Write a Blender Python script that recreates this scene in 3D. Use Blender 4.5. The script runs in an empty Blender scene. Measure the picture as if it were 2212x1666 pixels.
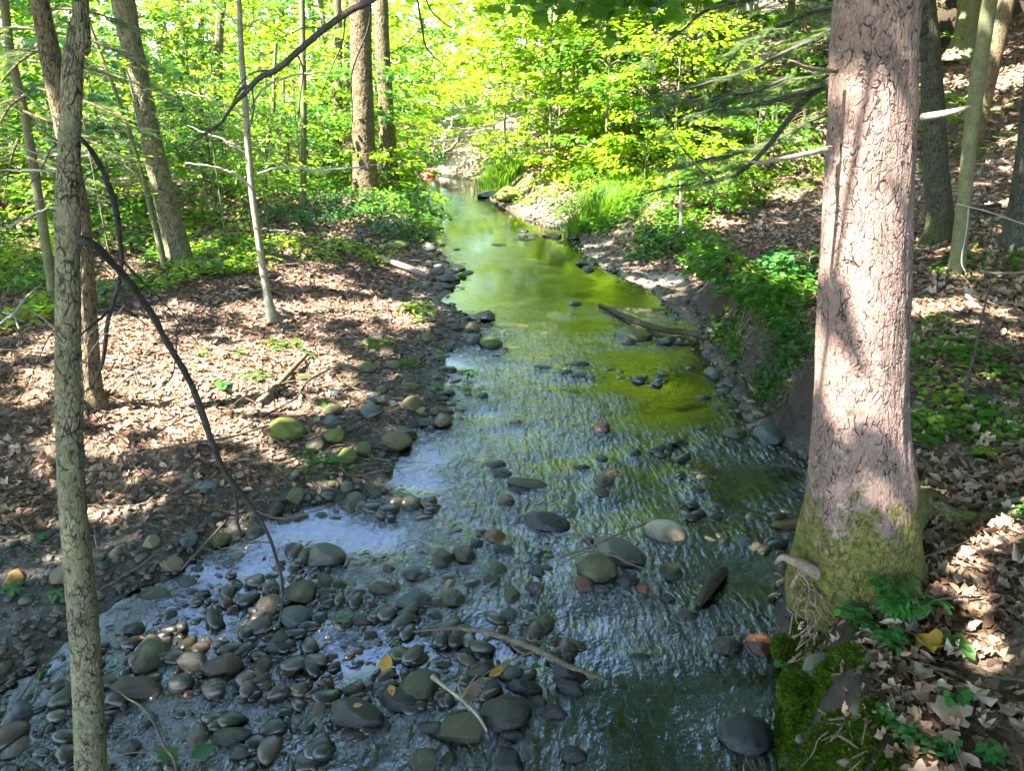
import bpy, math, random
import numpy as np
from mathutils import Vector
R = math.radians
rng = np.random.default_rng(11)
random.seed(5)
scene = bpy.context.scene
COL = scene.collection

# ------------------------------------------------------------------ camera, sky, sun, exposure
HC = 2.8
PITCH = R(22.0)
FPX = 1671.0                       # focal length in units of a 2212 px wide frame
cam = bpy.data.objects.new('camera', bpy.data.cameras.new('camera'))
COL.objects.link(cam)
cam.data.sensor_width = 36
cam.data.lens = 36 * FPX / 2212
cam.data.clip_start = 0.05
cam.data.clip_end = 1000
cam.location = (0, 0, HC)
cam.rotation_euler = (R(90) - PITCH, 0, 0)
scene.camera = cam

SUN_EL, SUN_AZ = R(52), R(-119.0)
SUN = np.array([math.sin(SUN_AZ) * math.cos(SUN_EL), math.cos(SUN_AZ) * math.cos(SUN_EL), math.sin(SUN_EL)])
world = bpy.data.worlds.new('World')
scene.world = world
world.use_nodes = True
wn = world.node_tree.nodes
sky = wn.new('ShaderNodeTexSky')
sky.sky_type = 'NISHITA'
sky.sun_disc = False
sky.sun_elevation = SUN_EL
sky.sun_rotation = SUN_AZ
sky.air_density = 1.0
sky.dust_density = 0.7
sky.ozone_density = 3.0
world.node_tree.links.new(sky.outputs[0], wn['Background'].inputs[0])
wn['Background'].inputs[1].default_value = 0.15
sd = bpy.data.lights.new('sun', 'SUN')
sd.energy = 5.0
sd.angle = R(0.55)
sd.color = (1.0, 0.94, 0.86)
so = bpy.data.objects.new('sun', sd)
COL.objects.link(so)
so.rotation_euler = Vector(-SUN).to_track_quat('-Z', 'Y').to_euler()
so.location = tuple(SUN * 40)
scene.view_settings.view_transform = 'Standard'
scene.view_settings.look = 'None'
scene.view_settings.gamma = 1
scene.view_settings.exposure = 3.5
try:
    scene.cycles.use_denoising = True
    scene.cycles.denoiser = 'OPENIMAGEDENOISE'
    scene.cycles.max_bounces = 8
    scene.cycles.diffuse_bounces = 4
    scene.cycles.glossy_bounces = 3
    scene.cycles.transmission_bounces = 4
    scene.cycles.transparent_max_bounces = 8
    scene.cycles.caustics_reflective = False
    scene.cycles.caustics_refractive = False
    scene.cycles.sample_clamp_indirect = 6
    scene.cycles.use_adaptive_sampling = True
    scene.cycles.adaptive_threshold = 0.02
except Exception as e:
    print(e)

# ------------------------------------------------------------------ pixel -> ray helpers (photo seen 2212 px wide)
CP, SP = math.cos(PITCH), math.sin(PITCH)
def ray(px, py):
    a = (px - 1106) / FPX
    b = (833 - py) / FPX
    return np.array([a, CP + b * SP, -SP + b * CP])
def at_y(px, py, Y):               # point on the upright plane y = Y
    d = ray(px, py)
    t = Y / d[1]
    return np.array([d[0] * t, Y, HC + d[2] * t])
def at_z(px, py, z=0.0):
    d = ray(px, py)
    t = (z - HC) / d[2]
    return np.array([d[0] * t, d[1] * t, z])
def depth(p):
    return p[1] * CP - (p[2] - HC) * SP
def mpp(p):                        # metres per photo pixel at a point
    return depth(p) / FPX

# ------------------------------------------------------------------ noise
def _h(ix, iy, iz, s):
    n = (ix * 374761393 + iy * 668265263 + iz * 2147483647 + s * 1274126177) & 0xffffffff
    n = ((n ^ (n >> 13)) * 1274126177) & 0xffffffff
    n = (n ^ (n >> 16)) & 0xffffffff
    return n / 4294967295.0
def vnoise(x, y, z=0.0, s=0):
    x, y, z = np.broadcast_arrays(np.asarray(x, float), np.asarray(y, float), np.asarray(z, float))
    ix, iy, iz = (np.floor(v).astype(np.int64) for v in (x, y, z))
    fx, fy, fz = x - ix, y - iy, z - iz
    fx, fy, fz = (f * f * (3 - 2 * f) for f in (fx, fy, fz))
    r = 0
    for a in (0, 1):
        for b in (0, 1):
            for c in (0, 1):
                w = (fx if a else 1 - fx) * (fy if b else 1 - fy) * (fz if c else 1 - fz)
                r = r + w * _h(ix + a, iy + b, iz + c, s)
    return r * 2 - 1
def fbm(x, y, z=0.0, o=4, s=0):
    r, a, f = 0, 0.5, 1.0
    for i in range(o):
        r = r + a * vnoise(np.asarray(x) * f + 17.3 * i, np.asarray(y) * f - 9.1 * i, np.asarray(z) * f, s + i)
        a *= 0.5
        f *= 2.03
    return r
def smooth(a, b, x):
    t = np.clip((x - a) / (b - a), 0, 1)
    return t * t * (3 - 2 * t)

# ------------------------------------------------------------------ stream banks (photo pixels of the water's edge)
LPX = [(-420, 1760), (-260, 1640), (-60, 1540), (90, 1430), (200, 1335), (300, 1270), (430, 1212), (560, 1140), (700, 1090), (820, 1062),
       (850, 1000), (905, 925), (990, 903), (965, 860), (955, 800), (960, 765), (1030, 738), (1050, 715), (1010, 680),
       (955, 650), (985, 600), (965, 560), (940, 510), (915, 450), (903, 410), (905, 390), (903, 380), (900, 374)]
RPX = [(1730, 2100), (1705, 1800), (1690, 1600), (1690, 1450), (1680, 1340), (1700, 1230), (1745, 1120), (1742, 1010), (1700, 968),
       (1625, 925), (1600, 880), (1560, 830), (1545, 790), (1510, 745), (1490, 700), (1440, 660), (1400, 622),
       (1330, 590), (1270, 555), (1245, 510), (1200, 492), (1120, 470), (1080, 445), (1045, 415), (1030, 390), (960, 381), (896, 374)]
def edge(P):
    W = np.array([at_z(a, b) for a, b in P])
    W = W[np.argsort(W[:, 1])]
    y0 = W[0].copy(); y0[1] = -8
    yl = W[-1].copy(); yl[1] += 30; yl[0] -= 6
    yl2 = yl.copy(); yl2[1] = 400
    return np.vstack([y0, W, yl, yl2])
LW, RW = edge(LPX), edge(RPX)
def edges(y, x=None):
    xl = np.interp(y, LW[:, 1], LW[:, 0])
    xr = np.interp(y, RW[:, 1], RW[:, 0])
    sl = (np.interp(y + .2, LW[:, 1], LW[:, 0]) - np.interp(y - .2, LW[:, 1], LW[:, 0])) / .4
    sr = (np.interp(y + .2, RW[:, 1], RW[:, 0]) - np.interp(y - .2, RW[:, 1], RW[:, 0])) / .4
    return xl, xr, 1 / np.sqrt(1 + sl ** 2), 1 / np.sqrt(1 + sr ** 2)
def terrain(x, y, full=False):
    x = np.asarray(x, float); y = np.asarray(y, float)
    xl, xr, kl, kr = edges(y)
    n1 = fbm(x * .9, y * .9, 0, 4, 3)
    n2 = fbm(x * 5, y * 5, 0, 3, 9)
    wob = .12 * fbm(x * 2.2, y * 2.2, 5, 3, 21)
    dl = (xl - x) * kl + wob
    dr = (x - xr) * kr + wob
    din = np.minimum(-dl, -dr)
    # bed
    bed = -.02 - .11 * smooth(0, .7, din) * (0.75 + .5 * n1) + .035 * n2
    right_deep = smooth(.3, 1.2, x) * smooth(5, 3, y)
    bed = bed - .10 * right_deep * smooth(0, .5, din)
    shallow = smooth(-.4, -1.6, x) * smooth(4.6, 3.6, y)
    bed = bed + .085 * shallow * smooth(0, .6, din) + .03 * shallow * n2
    sh_ = smooth(-.06, .16, fbm(x * 1.3 + 3, y * 1.5, 6, 3, 29) + .05 * smooth(.3, -1.2, x)) * smooth(9.8, 8.6, y) * smooth(.1, .5, din) * (1 - smooth(1.3, 1.8, x))
    bed = np.minimum(bed + .065 * sh_, -.012)
    pool = smooth(10, 13, y)
    bed = bed - .04 * pool * smooth(0, .6, din)
    # left bank: low gravel rising to a flat litter floor, steeper further upstream
    dL = np.maximum(dl, 0)
    far = smooth(10.5, 13.5, y)
    lo = .07 * (1 - np.exp(-dL / .25)) + .34 * smooth(.3, 3.6, dL) + .012 * dL
    hi = .42 * smooth(0, .9, dL) + .02 * dL
    left = lo * (1 - far) + hi * far + (.05 * n1 + .018 * n2) * smooth(0, .6, dL) + .12 * fbm(x * .3, y * .3, 3, 2, 5) * smooth(2, 6, dL)
    # right bank: cut face, then a slope that climbs away
    dR = np.maximum(dr, 0)
    bh = np.interp(y, [0, 2.6, 3.6, 4.2, 4.8, 5.6, 6.5, 8.5, 9.6, 10.6, 12, 14, 18, 22, 40], [.55, .5, .46, .42, .40, .42, .5, .58, .5, .22, .25, .4, .45, .5, .6])
    foot = np.interp(y, [0, 3.0, 3.6, 4.4, 5, 6, 7, 9.6, 10.6, 14], [.02, .02, .05, .10, .12, .18, .22, .3, .35, .2])
    wid = np.interp(y, [0, 3.4, 4, 6, 9.4, 10.6, 40], [.22, .22, .3, .22, .2, .9, .9])
    r = bh * smooth(0, 1, (dR - foot) / wid) + .05 * smooth(0, .1, dR)
    dd = np.maximum(dR - foot - wid, 0)
    hill = .085 * dd + .0155 * dd ** 2
    hill = np.where(dd > 14, .085 * 14 + .0155 * 196 + (dd - 14) * .32, hill)
    near = smooth(8, 4.5, y)
    hill = hill * (1 - near) + (.05 * dd + .014 * dd ** 2) * near
    right = r + hill + (.05 * n1 + .02 * n2) * smooth(0, .5, dR)
    z = np.where(dl > 0, left, np.where(dr > 0, right, bed))
    z = z + .02 * np.maximum(y - 30, 0)
    if full:
        return z, dl, dr, din, n1, n2
    return z
def G(px, py):                     # where the ray through a pixel meets the ground
    d = ray(px, py)
    t = np.concatenate([np.linspace(1.5, 12, 500), np.linspace(12, 60, 700)[1:]])
    P = d[None] * t[:, None]
    gap = HC + P[:, 2] - np.maximum(terrain(P[:, 0], P[:, 1]), -.02)
    k = np.argmax(gap < 0)
    if gap[k] >= 0:
        k = len(t) - 1
    a, b = gap[k - 1], gap[k]
    tt = t[k - 1] + (t[k] - t[k - 1]) * a / (a - b + 1e-9)
    q = d * tt
    q[2] += HC
    return q

# ------------------------------------------------------------------ mesh helpers
def build(name, parts, mat, root=None, smooth_=True, attrs=None):
    """parts: list of (V (n,3), [faces arrays]) in world coordinates -> one mesh object"""
    Vs, off, loops, starts = [], 0, [], []
    ls = 0
    for V, Fs in parts:
        V = np.asarray(V, np.float32)
        Vs.append(V)
        for F in Fs:
            F = np.asarray(F)
            if len(F) == 0:
                continue
            k = F.shape[1]
            loops.append((F + off).ravel())
            starts.append(ls + np.arange(len(F)) * k)
            ls += F.size
        off += len(V)
    V = np.vstack(Vs)
    loc = np.zeros(3) if root is None else np.array(root.location)
    loops = np.concatenate(loops).astype(np.int32)
    starts = np.concatenate(starts).astype(np.int32)
    me = bpy.data.meshes.new(name)
    me.vertices.add(len(V))
    me.vertices.foreach_set('co', (V - loc).astype(np.float32).ravel())
    me.loops.add(len(loops))
    me.loops.foreach_set('vertex_index', loops)
    me.polygons.add(len(starts))
    me.polygons.foreach_set('loop_start', starts)
    me.polygons.foreach_set('use_smooth', np.full(len(starts), smooth_))
    me.update(calc_edges=True)
    if attrs:
        for k, v in attrs.items():
            a = me.attributes.new(k, 'FLOAT', 'POINT')
            a.data.foreach_set('value', np.asarray(v, np.float32))
    me.materials.append(mat)
    o = bpy.data.objects.new(name, me)
    COL.objects.link(o)
    if root is not None:
        o.parent = root
    return o
def tag(o, label=None, cat=None, group=None, kind=None):
    if label: o['label'] = label
    if cat: o['category'] = cat
    if group: o['group'] = group
    if kind: o['kind'] = kind
    return o
def thing(name, label, cat, loc, group=None):
    o = bpy.data.objects.new(name, None)
    o.empty_display_size = .1
    o.location = tuple(float(v) for v in loc)
    COL.objects.link(o)
    return tag(o, label, cat, group)
def solo(name, parts, mat, label, cat, loc, group=None, **k):
    """a thing that is one mesh, with its origin at loc"""
    class L: location = tuple(float(v) for v in loc)
    o = build(name, parts, mat, None, **k)
    o.data.transform(__import__('mathutils').Matrix.Translation([-float(v) for v in loc]))
    o.location = tuple(float(v) for v in loc)
    return tag(o, label, cat, group)
def cat(P, n):
    """Catmull-Rom through rows of P (any width)"""
    P = np.asarray(P, float)
    Q = np.vstack([2 * P[0] - P[1], P, 2 * P[-1] - P[-2]])
    seg = np.linspace(0, len(P) - 1 - 1e-6, n)
    i = seg.astype(int)
    t = (seg - i)[:, None]
    a, b, c, d = Q[i], Q[i + 1], Q[i + 2], Q[i + 3]
    return .5 * ((2 * b) + (-a + c) * t + (2 * a - 5 * b + 4 * c - d) * t ** 2 + (-a + 3 * b - 3 * c + d) * t ** 3)
def tube(P, r, sides=8, fn=None, closed_tip=True):
    P = np.asarray(P, float)
    r = np.asarray(r, float)
    n = len(P)
    T = np.gradient(P, axis=0)
    T /= np.linalg.norm(T, axis=1)[:, None] + 1e-9
    up = np.array([0, 1, 0.]) if abs(T[0][1]) < .9 else np.array([1, 0, 0.])
    U = np.cross(T, up); U /= np.linalg.norm(U, axis=1)[:, None] + 1e-9
    W = np.cross(T, U)
    th = np.linspace(0, 2 * np.pi, sides, endpoint=False)
    rad = r[:, None] * np.ones(sides)[None]
    if fn is not None:
        rad = fn(rad, th[None] * np.ones((n, 1)), P[:, None, :])
    V = P[:, None] + rad[..., None] * (np.cos(th)[None, :, None] * U[:, None] + np.sin(th)[None, :, None] * W[:, None])
    V = V.reshape(-1, 3)
    i = np.arange(n - 1)[:, None] * sides
    j = np.arange(sides)[None]
    j2 = (j + 1) % sides
    F = np.stack([i + j, i + j2, i + sides + j2, i + sides + j], -1).reshape(-1, 4)
    V = np.vstack([V, P[-1:], P[:1]])
    tip = np.stack([(n - 1) * sides + j[0], (n - 1) * sides + j2[0], np.full(sides, n * sides)], -1)
    bot = np.stack([j2[0], j[0], np.full(sides, n * sides + 1)], -1)
    return V, [F, tip, bot]
def rotm(yaw, pitch, roll):
    cy, sy, cp, sp, cr, sr = np.cos(yaw), np.sin(yaw), np.cos(pitch), np.sin(pitch), np.cos(roll), np.sin(roll)
    M = np.empty((len(yaw), 3, 3))
    M[:, 0, 0] = cy * cp; M[:, 0, 1] = -sy * cr + cy * sp * sr; M[:, 0, 2] = sy * sr + cy * sp * cr
    M[:, 1, 0] = sy * cp; M[:, 1, 1] = cy * cr + sy * sp * sr; M[:, 1, 2] = -cy * sr + sy * sp * cr
    M[:, 2, 0] = -sp; M[:, 2, 1] = cp * sr; M[:, 2, 2] = cp * cr
    return M
def scatter(proto, pos, yaw, pitch, roll, scale):
    PV, PF = proto
    N = len(pos)
    if N == 0:
        return np.zeros((0, 3)), []
    s = np.asarray(scale, float)
    if s.ndim == 1:
        s = s[:, None] * np.ones(3)
    M = rotm(yaw, pitch, roll)
    V = np.einsum('nij,nkj->nki', M, PV[None] * s[:, None, :]) + pos[:, None]
    k = len(PV)
    off = (np.arange(N) * k)[:, None, None]
    return V.reshape(-1, 3), [(F[None] + off).reshape(-1, F.shape[1]) for F in PF]
def ovate(w=.24, curl=.05, droop=.0):
    V = np.array([(0, 0, 0), (.33, 0, -.03), (.68, 0, -.02 - droop * .4), (1, 0, 0 - droop), (.3, w, curl), (.66, w * .8, curl - droop * .4), (.3, -w, curl), (.66, -w * .8, curl - droop * .4)])
    return V, [np.array([(0, 1, 4), (0, 6, 1), (2, 3, 5), (2, 7, 3)]), np.array([(1, 2, 5, 4), (1, 6, 7, 2)])]
def rounder():
    return ovate(.34, .05, .04)
def maple(curl=.12, seed=1, sharp=.5):
    rg = np.random.default_rng(seed)
    A = [(-155, .36), (-122, .66), (-95, .50), (-72, .84), (-56, .86), (-36, .58), (-20, .86), (0, 1.0), (18, .88), (36, .56), (54, .82), (70, .86), (95, .48), (120, .68), (152, .34)]
    P = []
    for a, r_ in A:
        r_ = r_ * (1 - sharp * .15 + .12 * rg.random())
        P.append((.32 + .68 * r_ * math.cos(R(a)), .62 * r_ * math.sin(R(a)), curl * (r_ ** 2) * rg.uniform(-.3, 1.2)))
    V = np.array([(.30, 0, -.02)] + P)
    n = len(P)
    F = np.array([(0, i + 1, i + 2) for i in range(n - 1)] + [(0, n, 1)])
    return V, [F]
OV, RO, MA, MB_, MC = ovate(), rounder(), maple(.12, 1), maple(.3, 2), maple(.05, 3)
QUAD = (np.array([(0, 0, 0), (.5, .32, .06), (1, 0, 0), (.5, -.32, .06)]), [np.array([(0, 1, 2), (0, 2, 3)])])

# ------------------------------------------------------------------ materials
class NT:
    def __init__(s, name):
        s.m = bpy.data.materials.new(name)
        s.m.use_nodes = True
        s.t = s.m.node_tree
        s.t.nodes.clear()
        s.out = s.t.nodes.new('ShaderNodeOutputMaterial')
    def n(s, typ, props=None, **ins):
        k = s.t.nodes.new('ShaderNode' + typ)
        for a, b in (props or {}).items():
            setattr(k, a, b)
        for a, b in ins.items():
            key = int(a[1:]) if a[0] == 'i' and a[1:].isdigit() else a.replace('_', ' ')
            s.set(k.inputs[key], b)
        return k
    def set(s, inp, v):
        if isinstance(v, bpy.types.Node):
            v = v.outputs[0]
        if isinstance(v, bpy.types.NodeSocket):
            s.t.links.new(v, inp)
        else:
            if isinstance(v, tuple) and len(v) == 3 and len(inp.default_value) == 4:
                v = v + (1,)
            inp.default_value = v
    def math(s, op, a, b=0.0, c=0.0):
        return s.n('Math', {'operation': op}, i0=a, i1=b, i2=c).outputs[0]
    def mix(s, f, a, b, blend='MIX'):
        k = s.n('Mix', {'data_type': 'RGBA', 'blend_type': blend})
        s.set(k.inputs[0], f); s.set(k.inputs[6], a); s.set(k.inputs[7], b)
        return k.outputs[2]
    def noise(s, vec, scale, detail=4, rough=.55, dist=0.0):
        return s.n('TexNoise', None, Vector=vec, Scale=scale, Detail=detail, Roughness=rough, Distortion=dist).outputs[0]
    def ramp(s, f, pts):
        k = s.n('ValToRGB')
        s.set(k.inputs[0], f)
        e = k.color_ramp.elements
        while len(e) < len(pts):
            e.new(.5)
        for i, (p, c) in enumerate(pts):
            e[i].position = p
            e[i].color = (c, c, c, 1) if not isinstance(c, tuple) else c + (1,)
        return k.outputs[0]
    def mapr(s, v, a, b, c=0.0, d=1.0):
        return s.n('MapRange', None, i0=v, i1=a, i2=b, i3=c, i4=d).outputs[0]
    def attr(s, name):
        return s.n('Attribute', {'attribute_name': name}).outputs['Fac']
    def pos(s):
        return s.n('NewGeometry').outputs['Position']
    def obj(s):
        return s.n('TexCoord').outputs['Object']
    def scale(s, v, xyz):
        return s.n('Mapping', None, Vector=v, Scale=xyz).outputs[0]
    def bump(s, h, strength=.5, dist=.01, normal=None):
        k = s.n('Bump', None, Strength=strength, Distance=dist, Height=h)
        if normal is not None:
            s.set(k.inputs['Normal'], normal)
        return k.outputs[0]
    def done(s, sh):
        s.set(s.out.inputs[0], sh)
        return s.m

def leaf_mat(name, cols, trans=.45, rough=.45, tcol=None, spec=.35):
    N = NT(name)
    rnd = N.n('NewGeometry').outputs['Random Per Island']
    big = N.noise(N.pos(), 1.1, 2)
    f = N.math('ADD', N.math('MULTIPLY', rnd, .7), N.math('MULTIPLY', N.math('SUBTRACT', big, .35), .8))
    base = N.ramp(f, [(0.0, cols[0]), (.5, cols[1]), (1.0, cols[2])])
    vein = N.noise(N.pos(), 60, 2)
    base = N.mix(N.mapr(vein, .35, .7, 0, .35), base, tuple(c * .6 for c in cols[0]))
    p = N.n('BsdfPrincipled', None, Base_Color=base, Roughness=rough)
    p.inputs['Specular IOR Level'].default_value = spec
    tc = tcol or tuple(min(1, c * k) for c, k in zip(cols[1], (2.2, 2.0, 1.0)))
    t = N.n('BsdfTranslucent', None, Color=N.mix(.55, base, tc))
    return N.done(N.n('MixShader', None, i0=trans, i1=p, i2=t))
M = {}
M['leaf_bright'] = leaf_mat('sunlit maple leaf', [(.05, .14, .006), (.15, .28, .010), (.33, .44, .02)], .5, tcol=(.56, .76, .03))  # sunlight is put into this colour, brighter and yellower than the understorey leaf
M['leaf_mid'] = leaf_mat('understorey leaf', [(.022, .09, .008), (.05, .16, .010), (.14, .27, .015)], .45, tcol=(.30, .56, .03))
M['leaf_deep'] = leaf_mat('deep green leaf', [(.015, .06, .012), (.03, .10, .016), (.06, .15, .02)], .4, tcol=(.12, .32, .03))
M['herb'] = leaf_mat('woodland herb', [(.02, .09, .02), (.04, .15, .03), (.09, .22, .03)], .4, tcol=(.14, .4, .04))
M['grass'] = leaf_mat('stream grass', [(.04, .12, .01), (.08, .2, .015), (.14, .27, .02)], .45, tcol=(.3, .5, .03))
M['hemlock'] = leaf_mat('hemlock needles', [(.05, .09, .022), (.085, .14, .03), (.14, .20, .045)], .35, .6, tcol=(.26, .38, .08))
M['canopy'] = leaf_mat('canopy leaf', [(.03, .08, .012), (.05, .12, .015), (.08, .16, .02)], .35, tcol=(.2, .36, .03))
M['litter'] = leaf_mat('dead leaf', [(.055, .034, .02), (.225, .132, .082), (.50, .34, .24)], .12, .7, tcol=(.35, .2, .08), spec=.2)
M['litter_pale'] = leaf_mat('pale dead leaf', [(.20, .13, .08), (.38, .28, .185), (.56, .45, .33)], .12, .65, tcol=(.4, .25, .1), spec=.25)
M['leaf_orange'] = leaf_mat('fallen orange leaf', [(.45, .2, .03), (.5, .28, .04), (.4, .36, .05)], .25, .5, tcol=(.6, .35, .03))
M['moss'] = leaf_mat('moss tufts', [(.02, .045, .004), (.05, .09, .007), (.12, .17, .012)], .25, .8, tcol=(.2, .3, .02), spec=.1)

def bark_mat(name, c1, c2, crack, scale=9.0, zs=.28, moss=(.10, .12, .015), bump=.9, crackw=.12, depthm=.012, lichen=None):
    N = NT(name)
    o = N.obj()
    w = N.n('TexNoise', None, Vector=o, Scale=scale * .7, Detail=3).outputs[1]
    v = N.n('VectorMath', {'operation': 'MULTIPLY_ADD'}, i0=w, i1=(.12, .12, .12), i2=o).outputs[0]
    sv = N.scale(v, (1, 1, zs))
    vo = N.n('TexVoronoi', {'feature': 'DISTANCE_TO_EDGE'}, Vector=sv, Scale=scale * 2.7).outputs[0]
    vo2 = N.n('TexVoronoi', {'feature': 'DISTANCE_TO_EDGE'}, Vector=N.scale(v, (1, 1, zs * 2)), Scale=scale * 4.2).outputs[0]
    gate = N.noise(o, scale * .8, 3)
    ck = N.math('MULTIPLY', N.mapr(vo, 0, crackw, 1, 0), N.mapr(N.noise(N.scale(o, (1, 1, .6)), scale * 2.6, 3), .46, .60, 0.0, 1))
    ck2 = N.math('MULTIPLY', N.mapr(vo2, 0, .09, 1, 0), N.mapr(gate, .3, .6, .8, .1))
    ckk = N.math('MINIMUM', N.math('ADD', ck, N.math('MULTIPLY', ck2, .55)), 1.0)
    fine = N.noise(N.scale(o, (1, 1, .4)), scale * 9, 6, .7)
    blot = N.noise(o, scale * .45, 4, .6)
    base = N.mix(N.mapr(blot, .35, .65), c1, c2)
    base = N.mix(N.mapr(fine, .38, .68, .0, .62), base, tuple(x * .45 for x in c2))
    if lichen:
        base = N.mix(N.mapr(N.noise(o, scale * 1.3, 5, .7), .56, .66, 0, .8), base, lichen)
    ckk = N.math('MINIMUM', N.math('ADD', ckk, N.attr('crack')), 1.0)
    base = N.mix(ckk, base, crack)
    ms = N.attr('moss')
    mf = N.mapr(N.math('ADD', ms, N.math('MULTIPLY', N.math('SUBTRACT', N.noise(o, scale * 1.4, 6, .75), .5), 1.5)), .42, .62)
    mcol = N.mix(N.mapr(N.noise(o, scale * 3.5, 6, .75), .36, .64), tuple(x * .16 for x in moss), tuple(x * 1.45 for x in moss))
    base = N.mix(N.math('MULTIPLY', mf, .88), base, mcol)
    h = N.math('ADD', N.math('MULTIPLY', N.math('SUBTRACT', 1.0, ckk), .8), N.math('MULTIPLY', fine, .35))
    h = N.math('ADD', h, N.math('MULTIPLY', blot, .4))
    p = N.n('BsdfPrincipled', None, Base_Color=base, Roughness=.85, Normal=N.bump(h, bump, depthm))
    p.inputs['Specular IOR Level'].default_value = .2
    return N.done(p)
M['bark_pink'] = bark_mat('big pinkish bark', (.27, .18, .145), (.18, .125, .10), (.03, .02, .016), 11, .30, lichen=(.29, .23, .20), moss=(.095, .098, .012), crackw=.06)
M['bark_grey'] = bark_mat('grey green bark', (.15, .145, .095), (.10, .10, .07), (.02, .018, .012), 24, .45, moss=(.08, .10, .02), lichen=(.2, .22, .15), crackw=.14, depthm=.006)
M['bark_tan'] = bark_mat('flaking tan bark', (.25, .21, .125), (.145, .14, .075), (.035, .028, .018), 15, .4, moss=(.12, .14, .02), crackw=.12, depthm=.008, lichen=(.22, .24, .16))
M['bark_brown'] = bark_mat('brown ridged bark', (.21, .165, .09), (.14, .105, .06), (.03, .02, .012), 14, .12, crackw=.2, depthm=.01)
M['bark_dark'] = bark_mat('dark mossy bark', (.10, .10, .065), (.06, .06, .042), (.01, .01, .008), 16, .25, moss=(.05, .06, .015), crackw=.16)
M['bark_pale'] = bark_mat('pale smooth bark', (.42, .40, .34), (.28, .27, .21), (.08, .07, .05), 20, .8, crackw=.05, bump=.4, depthm=.003)
M['bark_sapling'] = bark_mat('sapling bark', (.33, .31, .22), (.21, .20, .13), (.07, .06, .04), 22, .6, crackw=.08, bump=.5, depthm=.003, lichen=(.40, .40, .34))
M['bark_green'] = bark_mat('green grey sapling bark', (.19, .19, .09), (.13, .13, .07), (.04, .04, .02), 26, .5, crackw=.1, bump=.5, depthm=.003)
M['twig_dark'] = bark_mat('dark twig', (.085, .075, .065), (.045, .04, .036), (.015, .012, .011), 30, .3, bump=.7, depthm=.002)
M['twig_pale'] = bark_mat('weathered branch', (.40, .34, .27), (.26, .21, .16), (.07, .05, .04), 30, .2, bump=.5, depthm=.002)
M['stick'] = bark_mat('fallen stick', (.20, .16, .10), (.13, .10, .065), (.03, .022, .015), 30, .3, bump=.6, depthm=.003)
M['log_wet'] = bark_mat('wet log', (.10, .08, .05), (.06, .045, .03), (.01, .008, .006), 22, .3, moss=(.07, .09, .01))
M['root'] = bark_mat('root', (.36, .26, .19), (.24, .17, .12), (.05, .035, .025), 26, .6, bump=.5, depthm=.002)

# stones: colour and moss amount come from each object's own colour
N = NT('stone')
oi = N.n('ObjectInfo')
o = N.obj()
rv = N.n('VectorMath', {'operation': 'ADD'}, i0=o, i1=oi.outputs['Random']).outputs[0]
a = N.noise(rv, 9, 6, .65)
b = N.noise(rv, 55, 5, .7)
c = N.n('Mix', {'data_type': 'RGBA', 'blend_type': 'MULTIPLY'})
base = N.mix(N.mapr(a, .35, .65, 0, .75), oi.outputs['Color'], N.mix(1.0, oi.outputs['Color'], (.50, .46, .42), 'MULTIPLY'))
base = N.mix(N.mapr(b, .45, .75, 0, .5), base, N.mix(1.0, oi.outputs['Color'], (1.5, 1.45, 1.3), 'MULTIPLY'))
vein = N.n('TexWave', None, Vector=rv, Scale=7.0, Distortion=9.0, Detail=4.0).outputs[1]
base = N.mix(N.mapr(vein, .8, .95, 0, .22), base, N.mix(1.0, oi.outputs['Color'], (1.7, 1.6, 1.5), 'MULTIPLY'))
nz = N.n('SeparateXYZ', None, i0=N.n('NewGeometry').outputs['Normal']).outputs[2]
mo = N.math('ADD', N.math('MULTIPLY', oi.outputs['Alpha'], 1.15), N.math('MULTIPLY', nz, .25))
mo = N.math('ADD', mo, N.math('MULTIPLY', N.math('SUBTRACT', N.noise(rv, 20, 6, .75), .5), 1.6))
mf = N.mapr(mo, .72, .95, 0, .9)
base = N.mix(mf, base, N.mix(N.noise(rv, 70, 4), (.03, .04, .004), (.14, .16, .012)))
# a wet band just above the water line
wz = N.n('SeparateXYZ', None, i0=N.pos()).outputs[2]
wet = N.mapr(N.math('ADD', wz, N.math('MULTIPLY', N.noise(N.pos(), 14, 3), .06)), .055, .12, 1, 0)
base = N.mix(N.math('MULTIPLY', wet, .8), base, N.mix(1.0, base, (.2, .19, .18), 'MULTIPLY'))
rough = N.mapr(wet, 0, 1, .8, .22)
p = N.n('BsdfPrincipled', None, Base_Color=base, Roughness=rough, Normal=N.bump(N.math('ADD', N.math('MULTIPLY', b, .5), N.math('ADD', a, N.math('MULTIPLY', mf, .5))), .6, .008))
p.inputs['Specular IOR Level'].default_value = .4
M['stone'] = N.done(p)

# pebbles: colour per stone from the island's random number
N = NT('pebble')
rnd = N.n('NewGeometry').outputs['Random Per Island']
base = N.ramp(rnd, [(0, (.022, .02, .017)), (.2, (.055, .056, .042)), (.4, (.075, .058, .036)), (.55, (.045, .053, .048)), (.7, (.10, .085, .06)), (.86, (.085, .042, .024)), (1, (.18, .155, .11))])
b = N.noise(N.pos(), 45, 5, .7)
base = N.mix(N.mapr(b, .35, .7, 0, .6), base, N.mix(1.0, base, (.45, .45, .42), 'MULTIPLY'))
base = N.mix(N.mapr(N.noise(N.pos(), 3.1, 4, .7), .5, .66, 0, .5), base, (.06, .075, .012))
wz = N.n('SeparateXYZ', None, i0=N.pos()).outputs[2]
wet = N.mapr(wz, .02, .06, 1, 0)
base = N.mix(N.math('MULTIPLY', wet, .6), base, N.mix(1.0, base, (.24, .22, .2), 'MULTIPLY'))
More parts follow.
